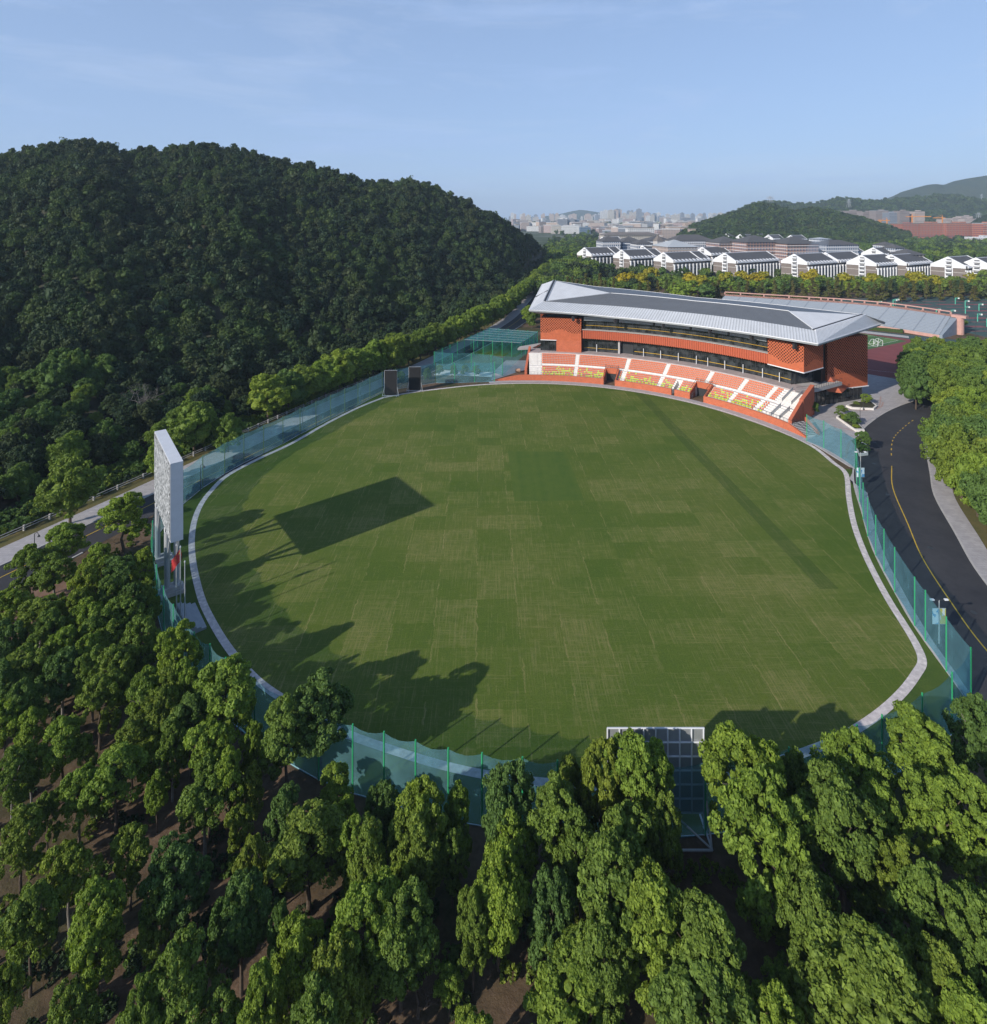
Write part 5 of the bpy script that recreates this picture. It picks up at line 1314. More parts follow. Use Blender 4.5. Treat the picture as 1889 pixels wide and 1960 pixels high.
for i,(u,vb,h) in enumerate(((66,1150,5.5),(384,940,5.5),(579,822,5.5),(690,760,5.5))):
    x,y=gp(u,vb) if i else gp(66,1085+0); lamp(x,y,h,['dark lamp post on the left pavement nearest the camera','dark lamp post on the left pavement just beyond the scoreboard','dark lamp post on the left pavement midway to the sight screens','dark lamp post on the left pavement near the sight screens'][i],arm=.7)
# bare trees
def bare(x,y,h,label,mat,seed,z=0):
    r=random.Random(seed); t=thing('bare_tree',label,'tree',(x,y,z)); mb=MB()
    def br(p,d,L,rad,k):
        q=p+d*L; mb.tube(p,q,rad,5,rad*.7)
        if k==0: return
        for _ in range(3):
            a=Vector((r.uniform(-1,1),r.uniform(-1,1),r.uniform(-.1,.9))).normalized(); br(q,(d*.55+a*.75).normalized(),L*.72,rad*.62,k-1)
    br(Vector((0,0,-.2)),Vector((.1,0,1)).normalized(),h*.32,.16,5); obj('branches',mb,mat,t)
x,y=gp(268,845); bare(x-4,y+8,13,'leafless grey brown tree at the edge of the dark wood beyond the scoreboard','pale_bark',3,1)
x,y=gp(1905,905); bare(92,47.0*1.9,11,'bare brown tree inside the right grove','pale_bark',5)
x,y=gp(795,1975); bare(-5.5,41.6,3.0,'small dead branching snag at the bottom edge of the photo','bark',8)
# roller near the far end of the stand
t=thing('road_roller','rusty pink roller drum standing by the far end of the stand','roller',(9.0,213,0)); obj('drum',MB().tube((-.9,0,.7),(.9,0,.7),.7,16),'road_roller',t); obj('frame',MB().tube((-1.0,0,.7),(-1.0,-1.6,.9),.07,5).tube((1.0,0,.7),(1.0,-1.6,.9),.07,5).tube((-1.0,-1.6,.9),(1.0,-1.6,.9),.07,5),'dark_frame',t)

# ------------------------------------------------------------------ athletics track, second stand, courts
K=Vector((191,266)); ea=Vector((-.5,.866)); eb=Vector((-.866,-.5))
gc=K+eb*34
def tr(a,b): q=gc+ea*a+eb*b; return (q.x,q.y)
def stad(rad,L=84,off=6):
    return [tr(-off-rad*math.sin(s)*1.0,rad*math.cos(s)) for s in np.linspace(0,math.pi,28)]+[tr(L,-rad),tr(L,rad)]
mb=MB(); mb.prism(stad(46.5,100,2),0,.012,bottom=False); struct('running_track',mb,'track_red')
mb=MB(); mb.prism([tr(-.2,-34.3),tr(100,-34.3),tr(100,34.3),tr(-.2,34.3)],0,.02,bottom=False); struct('football_pitch',mb,'striped_turf')
mb=MB()
for p,q in (((2.5,-32),(2.5,32)),((2.5,-32),(95,-32)),((2.5,32),(95,32)),((2.5,-20),(18.5,-20)),((2.5,20),(18.5,20)),((18.5,-20),(18.5,20))):
    a,b=tr(*p),tr(*q); s=[a,b]; ribbon(mb,offset(s,-.08),offset(s,.08),.028)
for rad in (37.5,46):
    ring_=[tr(-2-rad*math.sin(s),rad*math.cos(s)) for s in np.linspace(0,math.pi,40)]; ribbon(mb,offset(ring_,-.06),offset(ring_,.06),.03)
struct('pitch_marking',mb,'white_paint')
mb=MB(); mb.prism([(160,315),(212,272),(226,262),(216,250),(204,258),(196,270),(168,300)],0,.016,bottom=False); struct('court_edge',mb,'court_green')
mb=MB(); mb.prism([(178,288),(197,272.5),(200,277),(184,292)],0,.024,bottom=False); struct('sand_pit',mb,'kerb_stone')
def goal(x,y,rz,label):
    t=thing('football_goal',label,'goal',(x,y,0),rz,'white football goals')
    mb=MB(); 
    for s in (-2.5,2.5): mb.tube((s,0,0),(s,0,2.2),.09,5).tube((s,0,2.2),(s,.9,2.1),.07,4).tube((s,.9,2.1),(s,2.0,.05),.07,4).tube((s,0,.05),(s,2.0,.05),.07,4)
    mb.tube((-2.5,0,2.2),(2.5,0,2.2),.09,5).tube((-2.5,2,.05),(2.5,2,.05),.07,4); obj('frame',mb,'hoop_white',t)
g1=gp(1475.7+915*.2187,590.3+322*.2187); goal(g1[0],g1[1],R(75),'white football goal frame standing on the striped pitch, nearer the building'); g2=gp(1475.7+945*.2187,590.3+318*.2187); goal(g2[0]+1,g2[1]+.5,R(75),'white football goal frame beside the other one, nearer the grove')
# grey stand
top=smooth([(143.7,357),(184,335),(198,327),(215,311),(226,284)],8); bot=smooth([(128,340),(168,319),(181,311),(197,297),(211,272)],8)
t=thing('bleacher_stand','long curved grey bleacher stand with a pink rail wall beyond the track','stand',(190,320,0)); nl=(-190,-320,0)
mb=MB(); acc=0
for i in range(len(top)-1):
    a,b,c,d=bot[i],bot[i+1],top[i+1],top[i]; L=math.hypot(b[0]-a[0],b[1]-a[1]); NS=14
    for k in range(NS):
        f0,f1=k/NS,(k+1)/NS; z0=1.5+6.8*f0; z1=1.5+6.8*f1
        p=[lerp(a[0],d[0],f0),lerp(a[1],d[1],f0)]; q=[lerp(b[0],c[0],f0),lerp(b[1],c[1],f0)]; r_=[lerp(b[0],c[0],f1),lerp(b[1],c[1],f1)]; s=[lerp(a[0],d[0],f1),lerp(a[1],d[1],f1)]
        mb.face([(*p,z1),(*q,z1),(*r_,z1),(*s,z1)],[(acc,k*.9+.45),(acc+L,k*.9+.45),(acc+L,k*.9+.9),(acc,k*.9+.9)])
        mb.face([(*p,z0),(*q,z0),(*q,z1),(*p,z1)],[(acc,k*.9),(acc+L,k*.9),(acc+L,k*.9+.2),(acc,k*.9+.2)])
    acc+=L
obj('seating_rows',mb,'bleacher_rows',t,nl)
mb=MB()
for i in range(len(top)-1):
    a,b=top[i],top[i+1]; mb.face([(*b,0),(*a,0),(*a,9.2),(*b,9.2)]); o2=offset([a,b],-.5); mb.face([(*a,9.2),(*b,9.2),(*o2[1],9.2),(*o2[0],9.2)]); mb.face([(*a,8.2),(*b,8.2),(*b,9.2),(*a,9.2)]); mb.face([(*o2[0],0),(*o2[1],0),(*o2[1],9.2),(*o2[0],9.2)])
    c,d=bot[i],bot[i+1]; mb.face([(*c,0),(*d,0),(*d,1.5),(*c,1.5)])
obj('pink_wall',mb,'pink_wall',t,nl)
rb=MB()
for a,b in zip(top[:-1],top[1:]): 
    mid=[a,b]; o2=offset(mid,.3); o3=offset(mid,-.3)
    for z0,z1 in ((10.4,10.9),):
        rb.face([(*o2[0],z0),(*o2[1],z0),(*o2[1],z1),(*o2[0],z1)]); rb.face([(*o2[0],z1),(*o2[1],z1),(*o3[1],z1),(*o3[0],z1)]); rb.face([(*o3[1],z0),(*o3[0],z0),(*o3[0],z1),(*o3[1],z1)]); rb.face([(*o2[1],z0),(*o2[0],z0),(*o3[0],z0),(*o3[1],z0)])
obj('rail',rb,'pink_wall',t,nl)
pm=MB().box(0,0,9.2,10.4,.6,.6).mesh('rail_post','pink_wall')
for i,p in enumerate(top[::2]): 
    obj('rail_post',pm,None,t,(p[0]-190,p[1]-320,0))
obj('end_tower',MB().tube((228,281,0),(228,281,8.2),1.7,14).box(228,281,8.2,9.4,6,3,R(-60)),'pink_wall',t,nl)
obj('end_wall',MB().prism([bot[-1],(bot[-1][0]+1,bot[-1][1]-.6),(227.5,281.5),top[-1]],0,[1.6,1.6,8.2,8.2]),'blue_grey_seat',t,nl)
# courts
mb=MB(); mb.prism([(236,268),(330,268),(380,420),(236,400),(232,330)],0,.012,bottom=False); struct('sports_court',mb,'court_green')
mb=MB()
for x0 in range(6):
    for y0 in range(5):
        cx_,cy_=246+x0*20+y0*3,285+y0*25
        mb.prism([(cx_-8,cy_-11.5),(cx_+8,cy_-11.5),(cx_+8,cy_-7),(cx_-8,cy_-7)],0,.018,bottom=False) ; mb.prism([(cx_-8,cy_+3),(cx_+8,cy_+3),(cx_+8,cy_+5),(cx_-8,cy_+5)],0,.018,bottom=False)
struct('court_marking',mb,'court_red')
def hoop(u,vb,label):
    x,y=gp(u,vb); t=thing('basketball_hoop',label,'basketball hoop',(x,y,0),R(15),'green basketball hoops')
    obj('pole',MB().box(0,0,0,4.2,.34,.34),'hoop_green',t); obj('arm',MB().tube((0,0,4.2),(2.4,0,4.3),.16,5).tube((0,0,3.2),(2.2,0,4.1),.12,5),'hoop_green',t)
    obj('backboard',MB().box(2.5,0,3.4,4.3,.10,1.5),'hoop_white',t)
for i,(x,y) in enumerate(((890,250),(912,245),(728,272),(1553,230),(1660,330),(1508,372),(1805,300),(1658,262),(1350,360),(1630,448),(1790,415),(1890,470))):
    hoop(1549.5+x*.17966,541.1+y*.17966,f"green basketball hoop, {ordn(i)} counted outwards from the grey stand")
for i,(x,y,h) in enumerate(((1370,280,8),(1630,400,9),(1767,530,10),(712,200,10),(783,250,10),(950,260,10),(530,230,10),(1218,260,9))):
    X,Y=gp(1549.5+x*.17966,541.1+y*.17966+8); lamp(X,Y,h,f"tall court floodlight pole, {ordn(i)} of those around the courts",arm=1.6)
x,y=gp(1058,557); 
t=thing('flagpole','small red flag on a pole behind the far end of the grandstand roof','flagpole',(41,380,0)); obj('pole',MB().tube((0,0,0),(0,0,11),.12,6),'steel',t)
mb=MB(); mb.face([(0,0,10.8),(-3.0,.3,8.6),(-2.8,.3,6.6),(0,0,8.6)]); obj('flag',mb,'flag_red',t)

# ------------------------------------------------------------------ dormitories
DA=R(29); PIL=MB().box(0,0,0,13.6,1.1,1.1).box(0,.9,12.6,13.6,1.1,1.4).mesh('pillar','dorm_white')
BAY=MB().box(0,0,0,14.5,2.9,.3).mesh('window_bay','bay_glass')
DOR=MB().prism([(-1.5,0),(1.5,0),(1.0,2.8),(-1.0,2.8)],0,[.5,.5,1.7,1.7]).mesh('dormer','dorm_white')
def dorm(u,ve,L,label,W=25,ze=17.0,zr=23.6,wings=False):
    Y=(H0-ze)*F/(ve-V0); X=(u-U0)*Y/F
    t=thing('dormitory',label,'dormitory',(X,Y,0),DA,'white gabled dormitories')
    k=W/2
    obj('wall',MB().prism([(0,0),(L,0),(L,W),(0,W)],0,ze-2.0),'dorm_wall',t)
    for x0,x1 in ((-.35,.6),(L-.6,L+.35)):
        mb=MB()
        P=[(0,ze-2.0),(W,ze-2.0),(W,ze+.3),(k,zr+.5),(0,ze+.3)]
        f0=[(x0,y,z) for y,z in P]; f1=[(x1,y,z) for y,z in P]
        mb.face(f0[::-1]); mb.face(f1)
        for i in range(5): j=(i+1)%5; mb.face([f0[i],f0[j],f1[j],f1[i]])
        obj('gable',mb,'dorm_white',t)
    mb=MB()
    for s in (0,1):
        y0=-1.3 if s==0 else W+1.3
        P=[(0.6,y0,ze-.5),(L-.6,y0,ze-.5),(L-.6,k,zr),(.6,k,zr)]; w=math.hypot(k,zr-ze)
        P=P if s==0 else P[::-1]
        mb.face(P,[(0,0),(L,0),(L,w),(0,w)] if s==0 else [(0,w),(L,w),(L,0),(0,0)])
        Q=[(x,y,z-.35) for x,y,z in P][::-1]; mb.face(Q)
        mb.face([(.6,y0,ze-.85),(L-.6,y0,ze-.85),(L-.6,y0,ze-.5),(.6,y0,ze-.5)])
    rf=obj('roof',mb,'dorm_roof',t)
    if wings: obj('roof_divider',MB().tube((L*.72,-1.2,ze-.2),(L*.72,k,zr+.3),.45,4),'dorm_white',rf)
    obj('ridge',MB().tube((0,k,zr+.1),(L,k,zr+.1),.35,4),'dorm_white',rf)
    obj('cornice',MB().box(L/2,-1.5,ze-1.6,ze-.6,L+.6,.7),'dorm_white',t)
    n=max(3,int(L/4.6))
    for i in range(n):
        x=(i+.5)*L/n
        obj('window_bay',BAY,None,t,(x,-.2,0)); obj('dormer',DOR,None,rf,(x,-1.4,ze-.7))
    for i in range(n+1): obj('pillar',PIL,None,t,(i*L/n,-1.2,0))
    obj('balcony',MB().box(-.6,k-1,0,ze+5.2,.5,3.4),'bay_glass',t)
    for z in (4,7.2,10.4,13.6,16.8,20): obj('balcony_slab',MB().box(-1.1,k-1,z,z+1.1,1.5,4.6),'dorm_white',t)
    obj('gable_stripe',MB().box(-.5,k+1.6,2,ze+5,.35,.7).box(-.5,k-3.4,2,ze+5,.35,.7),'dorm_white',t)
DX=lambda x:1082.2+x*.42707; DY=lambda y:383.7+y*.42707
dl=[(118,243,44,1),(290,255,46,1),(485,270,48,1),(655,240,32,0),(765,273,60,0),(785,228,36,0),(985,238,38,0),(1085,279,42,0),(1115,243,40,0),(1225,270,42,0),(1262,237,36,0),(1395,285,38,0),(1530,282,42,0),(1435,243,46,0),(1795,295,34,0),(1925,300,40,0),(380,232,40,0),(520,222,42,0)]
nm=['leftmost white gabled dormitory of the front row','second dormitory from the left in the front row','third dormitory from the left with its gable above the yellow trees','dormitory half hidden behind the longest front one','longest white gabled dormitory of the front row','dormitory with a small gable peeping over the longest one','dormitory in the second row right of the brick campus blocks','front dormitory just right of the longest one','second row dormitory behind the gap between two front ones','front dormitory near the middle of the row','third row dormitory with only its gable showing','front dormitory half overlapped by its right neighbour','front dormitory with its ridge beside the overlapped one','wide gabled dormitory behind the overlapped pair','front dormitory standing apart at the right end','dormitory cut off by the right edge of the photo','second row dormitory left of the pale gym roof','second row dormitory behind the third front one']
for (x,y,L,w),lab in zip(dl,nm): dorm(DX(x),DY(y),L,lab,wings=bool(w))
# small gabled ones farther back
for i,(u,v,L) in enumerate(((1345,454,30),(1372,452,32),(1398,455,30),(1425,456,34),(1458,455,30),(1480,457,30),(1523,458,32),(1160,462,34))):
    dorm(u,v,L,f"distant gabled dormitory, {ordn(i)} of the back row counted from the middle",W=20)
# ------------------------------------------------------------------ other buildings
def bld(name,label,u0,u1,vt,Y,depth,fac,roofm='kerb_stone',rot=0,hip=0,group=None,zt=None,cat='building',extra=True):
    xa,xb=(u0-U0)*Y/F,(u1-U0)*Y/F; z=zat(vt,Y) if zt is None else zt; w=xb-xa
    t=thing(name,label,cat,((xa+xb)/2,Y+depth/2,0),rot,group)
    obj('wall',MB().box(0,0,0,z,w,depth),fac,t)
    if hip:
        e=1.2; a,b=w/2+e,depth/2+e; rdx=max(.1,a-b); mb=MB(); z0=z+.05
        c=[(-a,-b,z0),(a,-b,z0),(a,b,z0),(-a,b,z0)]; r0_,r1_=(-rdx,0,z0+hip),(rdx,0,z0+hip)
        mb.face([c[0],c[1],r1_,r0_]); mb.face([c[1],c[2],r1_]); mb.face([c[2],c[3],r0_,r1_]); mb.face([c[3],c[0],r0_]); mb.face(c[::-1])
        obj('roof',mb,roofm,t)
    elif extra:
        rf=obj('roof',MB().box(0,0,z+.02,z+1.0,w+.5,depth+.5),roofm,t); obj('stair_tower',MB().box(w*.2,0,z+1.02,z+4,w*.22,depth*.5),fac,rf); 
    if extra:
        for k in range(3): obj('cornice',MB().box(0,-depth/2-.3,z*(.3+.3*k),z*(.3+.3*k)+.7,w,.5),'dorm_white' if fac in('campus_facade','white_facade') else roofm,t)
    return t
B=[('apartment_tower','dark grey tower block nearest the hill on the skyline',1068,1086,420,2300,25,'grey_facade','grey_panel'),
('apartment_tower','dark grey tower block right beside the first grey one',1086.5,1100,419.5,2310,28,'grey_facade','grey_panel'),
('apartment_tower','blue grey slab end beside the two grey tower blocks',1101,1109,420.5,2330,20,'blue_facade','grey_panel'),
('school_building','long white school building below the grey tower blocks',1074,1108.6,432.5,1850,30,'white_facade','pale_roof'),
('school_building','beige end block of the long white school building',1056,1073.5,431.5,1850,28,'cream_facade','pale_roof'),
('office_building','blue glass office block beside the long white school',1109.5,1130.5,435,1840,30,'blue_facade','grey_panel'),
('hall','small white arched hall near the foot of the hill',1047.6,1055,433,2200,20,'white_facade','dorm_white'),
('apartment_block','orange beige block right of the grey tower blocks',1109,1117,424,2700,25,'pink_facade','brown_roof'),
('apartment_block','wider orange beige block in the same row',1124,1135,424,2700,25,'beige_facade','brown_roof'),
('apartment_block','orange beige block at the end of that row',1136,1148,424.5,2700,25,'pink_facade','brown_roof'),
('brick_building','red brick building behind the blue glass office',1134,1150,434.5,2000,26,'redbrick_facade','brown_roof'),
('apartment_block','pink block at the left of the campus roofs',1160.6,1173,436,1900,24,'pink_facade','brown_roof'),
('office_building','dark slab with a beige end on the middle skyline',1231,1255.4,426,2400,30,'grey_facade','grey_panel'),
('office_building','beige end tower of the dark slab',1223.5,1230.8,425.5,2400,30,'beige_facade','grey_panel'),
('apartment_tower','leftmost beige apartment tower of the row of five',1311,1326.5,427,1700,22,'beige_facade','brown_roof'),
('apartment_tower','blue grey back between the first two beige towers',1327.5,1338,427,1760,18,'grey_facade','grey_panel'),
('apartment_tower','narrow beige tower, second of the row of five',1339,1346,427,1720,20,'beige_facade','brown_roof'),
('apartment_tower','dark link block beside the narrow beige tower',1346.5,1357,427.5,1770,18,'grey_facade','grey_panel'),
('apartment_tower','beige apartment tower in the middle of the row',1357.5,1372,427,1700,22,'beige_facade','brown_roof'),
('apartment_tower','dark link block right of the middle beige tower',1372.5,1382,428,1750,18,'grey_facade','grey_panel'),
('apartment_tower','fourth beige apartment tower of the row',1383,1394,427,1690,22,'beige_facade','brown_roof'),
('apartment_tower','beige tower joined to the fourth one',1395,1405.7,427,1700,22,'beige_facade','brown_roof'),
('apartment_tower','last beige apartment tower before the green hill',1407,1420,428,1660,22,'beige_facade','brown_roof'),
('office_building','dark blue upper part of the big office before the green hill',1500,1554,423,1500,45,'blue_facade','pale_roof'),
('office_wing','beige low wing in front of the dark blue office',1495.6,1545.6,434.5,1460,38,'cream_facade','pale_roof'),
('school_building','white striped building left of the construction site',1570,1600,435.5,1450,26,'white_facade','pale_roof'),
('school_building','small white building next to the striped one',1601.5,1627,436,1450,24,'white_facade','pale_roof'),
('shed','beige hall behind the yellow crane',1628,1649,434.5,1480,24,'cream_facade','pale_roof'),
('shed','long cream hall at the foot of the tower blocks',1650,1689,435,1480,24,'cream_facade','pale_roof'),
('shed','cream hall beside the red scaffolding',1691,1724,435.5,1480,24,'cream_facade','pale_roof'),
('apartment_tower','dark towers half behind the small green hill',1611,1650,404,1750,30,'brown_facade','brown_roof'),
('apartment_tower','reddish tower right of the small green hill',1652,1675,406,1700,30,'brown_facade','brown_roof'),
('apartment_tower','tall grey brown tower block before the mountains',1676.5,1700.5,403.5,1650,30,'brown_facade','grey_panel'),
('apartment_tower','square grey tower nearest the construction cranes',1702,1717,407.5,1560,28,'grey_facade','grey_panel'),
('apartment_tower','brown tower left behind the scaffolding',1722,1740.6,404,1650,30,'brown_facade','brown_roof'),
('apartment_tower','brown stepped tower behind the scaffolding',1751,1770,405,1650,30,'pink_facade','brown_roof'),
('construction_block','scaffolded dark end of the long red building',1727,1758.5,429,1300,40,'scaffold_facade','brown_roof'),
('construction_block','long red scaffolded building under the cranes',1759,1811.5,428,1300,45,'scaffold_facade','brown_roof'),
('construction_block','red scaffolded building at the right',1812,1867,428,1290,45,'scaffold_facade','brown_roof'),
('brick_building','small brick building with a dark corner before the scaffolding',1674,1692,443,1250,22,'redbrick_facade','brown_roof'),
('brick_building','low brick building left of the scaffolding',1697,1720,445,1250,22,'redbrick_facade','brown_roof'),
('apartment_tower','orange edged block at the right edge of the photo',1882,1905,428,1250,30,'scaffold_facade','pale_roof'),
('shed','white low shed below the right scaffolding',1866,1905,455,1150,26,'white_facade','dorm_white')]
for b in B: bld(*b)
for i,(u0,u1,v,Y) in enumerate(((1823,1838,418,1900),(1840,1862,414,2000),(1846,1868,419,1850),(1803,1820,420,1900))):
    bld('hillside_house',['pinkish house cluster on the slope above the scaffolding','stepped pink houses high on the slope','brown houses on the slope at the right','lowest pink house on the slope'][i],u0,u1,v,Y,25,'pink_facade','brown_roof')
# campus blocks with hipped dark roofs
HB=[('long cream campus block with many windows behind the dormitories',1153,1262,450,1020,26,'cream_facade','brown_roof',5),
('white fronted campus block with a dark roof at the left',1150,1186,462,690,24,'campus_facade','dorm_roof',6),
('blue windowed campus block beside the white fronted one',1188,1228,463,700,24,'campus_facade','dorm_roof',6),
('white campus block left of the clock tower',1216,1249,467,660,20,'campus_facade','dorm_roof',5),
('broad dark roofed block behind the clock tower',1238,1286,461,760,30,'campus_facade','dorm_roof',6),
('gym with a pale grey hipped roof right of the clock tower',1272,1332,473,600,40,'pink_facade','pale_roof',7),
('dark roofed block with blue windows behind the gym',1286,1366,461,680,26,'campus_facade','dorm_roof',7),
('brick fronted block with a hipped dark roof in the middle',1372,1419,465,640,30,'redbrick_facade','dorm_roof',7),
('brick campus block with a broad dark hipped roof',1422,1490,464,615,34,'redbrick_facade','dorm_roof',7),
('brick and white block with a hipped roof left of the smoke',1499,1566,467,600,34,'redbrick_facade','dorm_roof',7),
('dark roofed low block right of the smoke',1574,1644,469,620,26,'campus_facade','dorm_roof',5),
('small pavilion roofed block among the right trees',1694,1716,470,640,20,'campus_facade','dorm_roof',4),
('small blue grey block right of the pavilion roofed one',1712,1730,475,610,18,'campus_facade','dorm_roof',4),
('house with brown roofs behind the right end dormitory',1735,1768,488,520,22,'cream_facade','dorm_roof',5),
('wide low brown roofed block behind the back dormitories',1282,1350,444,1420,34,'pink_facade','brown_roof',6),
('wide brown roofed block in the middle distance',1352,1440,443.5,1400,34,'pink_facade','brown_roof',6),
('brown roofed block left of the blue office',1442,1494,444,1400,34,'pink_facade','brown_roof',6),
('large brown roofed hall below the blue office',1490,1550,445,1380,40,'cream_facade','brown_roof',8),
('brown roofed block far behind the gym',1262,1310,441,1650,30,'pink_facade','brown_roof',5),
('low cream block beyond the cream campus block',1180,1240,440,1600,26,'cream_facade','brown_roof',5),
('flat roofed white block in the smoke',1566,1590,458,700,20,'campus_facade','pale_roof',2)]
for lab,u0,u1,v,Y,dp,fc,rf,hp in HB: bld('campus_building',lab,u0,u1,v,Y,dp,fc,rf,rot=R(8),hip=hp,group='campus buildings')
# clock tower
Y=640; X=(1259.5-U0)*Y/F; t=thing('clock_tower','square grey clock tower with a pyramid roof and round clock faces','clock tower',(X,Y,0),R(20))
obj('shaft',MB().box(0,0,0,30,7.6,7.6),'concrete',t); mb=MB(); a=4.3
for p,q in (((-a,-a),(a,-a)),((a,-a),(a,a)),((a,a),(-a,a)),((-a,a),(-a,-a))): mb.face([(*p,30),(*q,30),(0,0,37)])
obj('roof',mb,'brown_roof',t)
for an in (0,1,2,3):
    c,s=math.cos(an*math.pi/2),math.sin(an*math.pi/2); f_=obj('clock_face',MB().tube((3.82*c,3.82*s,23),(3.98*c,3.98*s,23),2.9,20),'dorm_white',t); obj('clock_hand',MB().tube((4.02*c,4.02*s,23),(4.02*c,4.02*s,25.2),.16,4).tube((4.02*c,4.02*s,23),(4.02*c-1.5*s,4.02*s+1.5*c,23),.16,4),'dark_frame',f_)
# chimney, cranes, pylons
Y=1300; t=thing('chimney','slim white chimney standing before the green hill','chimney',((1472-U0)*Y/F,Y,0)); obj('stack',MB().tube((0,0,0),(0,0,zat(423.5,Y)),2.4,12,1.6),'dorm_white',t)
def crane(u,vt,ul,Y,label):
    x=(u-U0)*Y/F; z=zat(vt,Y); L=(ul-u)*Y/F; t=thing('tower_crane',label,'tower crane',(x,Y,0),0,'orange tower cranes')
    obj('mast',MB().box(0,0,0,z,2.0,2.0),'crane_orange',t); obj('jib',MB().box(L/2,0,z-4,z-2.2,abs(L),1.4),'crane_orange',t)
    obj('counter_jib',MB().box(-L*.16,0,z-4.2,z-2.4,abs(L)*.3,1.8),'crane_orange',t); obj('apex',MB().tube((0,0,z-2.2),(0,0,z+4),.8,4,.2).tube((0,0,z+4),(L*.7,0,z-2.2),.25,4),'crane_orange',t)
for a in ((1644.6,425,1629,1400,'orange crane over the cream halls at the left'),(1684,422.5,1675,1400,'short armed orange crane left of the tower blocks'),(1697.5,419.5,1680,1380,'tall orange crane before the square grey tower'),(1745.6,412,1782,1350,'orange crane with a long arm above the red scaffolding'),(1803.5,414.5,1786,1380,'orange crane at the right above the red scaffolding'),(1365,418,1369,1900,'single orange crane above the beige towers')): crane(*a)
def pylon(u,vb,vt,Y,label):
    x=(u-U0)*Y/F; z0=zat(vb,Y); z1=zat(vt,Y); t=thing('power_pylon',label,'pylon',(x,Y,z0)); h=z1-z0; mb=MB()
    for sx in (-1,1):
        for sy in (-1,1): mb.tube((sx*5,sy*5,-2),(sx*1,sy*1,h),.4,4)
    for k in (.6,.75,.9): mb.tube((-9,0,h*k),(9,0,h*k),.4,4)
    for k in range(6): mb.tube((-5+4*k/6,-4,h*k/6),(5-4*(k+1)/6,-4,h*(k+1)/6),.3,4)
    obj('lattice',mb,'steel',t)
pylon(1624.5,396,381,1950,'pale power pylon on the dark ridge above the small hill'); pylon(1872.5,424,407,1480,'pale power pylon at the right edge before the mountain'); pylon(1474,386,376,1360,'thin pylon on the top of the green hill'); pylon(1878.5,383,371,3000,'far power pylon on the mountain slope')
# nearer town: low blocks, and the far skyline
rt2=random.Random(21)
cols=['beige_facade','white_facade','cream_facade','pink_facade','grey_facade','brown_facade','white_facade','redbrick_facade']
for i in range(340):
    Y=1/lerp(1/(1900 if i<270 else 1150),1/(3900 if i<270 else 1800),rt2.random()); u=rt2.uniform(985,1500) if i<270 else rt2.uniform(1150,1490); 
    if u<1045 and Y<2100: Y=2400
    h=rt2.uniform(10,34) if Y<2700 else rt2.uniform(16,46)
    w=rt2.uniform(18,62); k=(u-U0)/F; fc=rt2.choice(cols)
    t=thing('town_building','low block of the town between the campus roofs and the far skyline','building',(k*Y,Y,0),rt2.uniform(-.5,.5),'town blocks before the skyline')
    obj('wall',MB().box(0,0,0,h,w,rt2.uniform(14,24)),fc,t); obj('roof',MB().box(0,0,h+.02,h+1.6,w+1,15),rt2.choice(['brown_roof','pale_roof','kerb_stone']),t)
sk=rt2.sample(range(1000),120)
for i in range(170):
    Y=rt2.uniform(4700,7200); u=rt2.uniform(975,1400)
    if rt2.random()<.35: u=rt2.gauss(1200,45)
    h=rt2.uniform(35,85)*(1.35 if abs(u-1190)<40 else 1); w=rt2.uniform(22,50); k=(u-U0)/F
    tag(obj('city_tower',MB().box(0,0,0,h,w,w*.6).box(0,0,h+.02,h+6,w*.4,w*.3),rt2.choice(['white_facade','grey_facade','cream_facade','beige_facade']),None,(k*Y,Y,0)),'pale tower block of the hazy city skyline','tower block','city towers on the far skyline')

Y=560; xs=(1560-U0)*Y/F
sm=bpy.data.meshes.new('smoke'); iv,iff=ico(2); sm.from_pydata([(xs+p[0]*9*(1+.35*p[2])+8*p[2],Y+p[1]*7,24+p[2]*13) for p in iv],[],iff)
m=bpy.data.materials.new('smoke'); m.use_nodes=True; n=m.node_tree; n.nodes.clear(); o_=n.nodes.new('ShaderNodeOutputMaterial'); pv=n.nodes.new('ShaderNodeVolumePrincipled'); pv.inputs['Color'].default_value=(.6,.72,.9,1); pv.inputs['Density'].default_value=.03; n.links.new(pv.outputs[0],o_.inputs['Volume']); sm.materials.append(m)
o=bpy.data.objects.new('smoke',sm); COL.objects.link(o); o['kind']='stuff'
# ------------------------------------------------------------------ air, sky, light, camera
mb=MB(); mb.prism([(-8800,-560),(8800,-560),(8800,9300),(-8800,9300)],-5,340)
m=bpy.data.materials.new('haze_air'); m.use_nodes=True; n=m.node_tree; n.nodes.clear(); o_=n.nodes.new('ShaderNodeOutputMaterial'); pv=n.nodes.new('ShaderNodeVolumePrincipled')
pv.inputs['Color'].default_value=(.64,.81,1,1); pv.inputs['Density'].default_value=HAZE; pv.inputs['Anisotropy'].default_value=.0
n.links.new(pv.outputs[0],o_.inputs['Volume']); MATS['haze_air']=m
hz=obj('haze',mb,'haze_air'); hz['kind']='stuff'

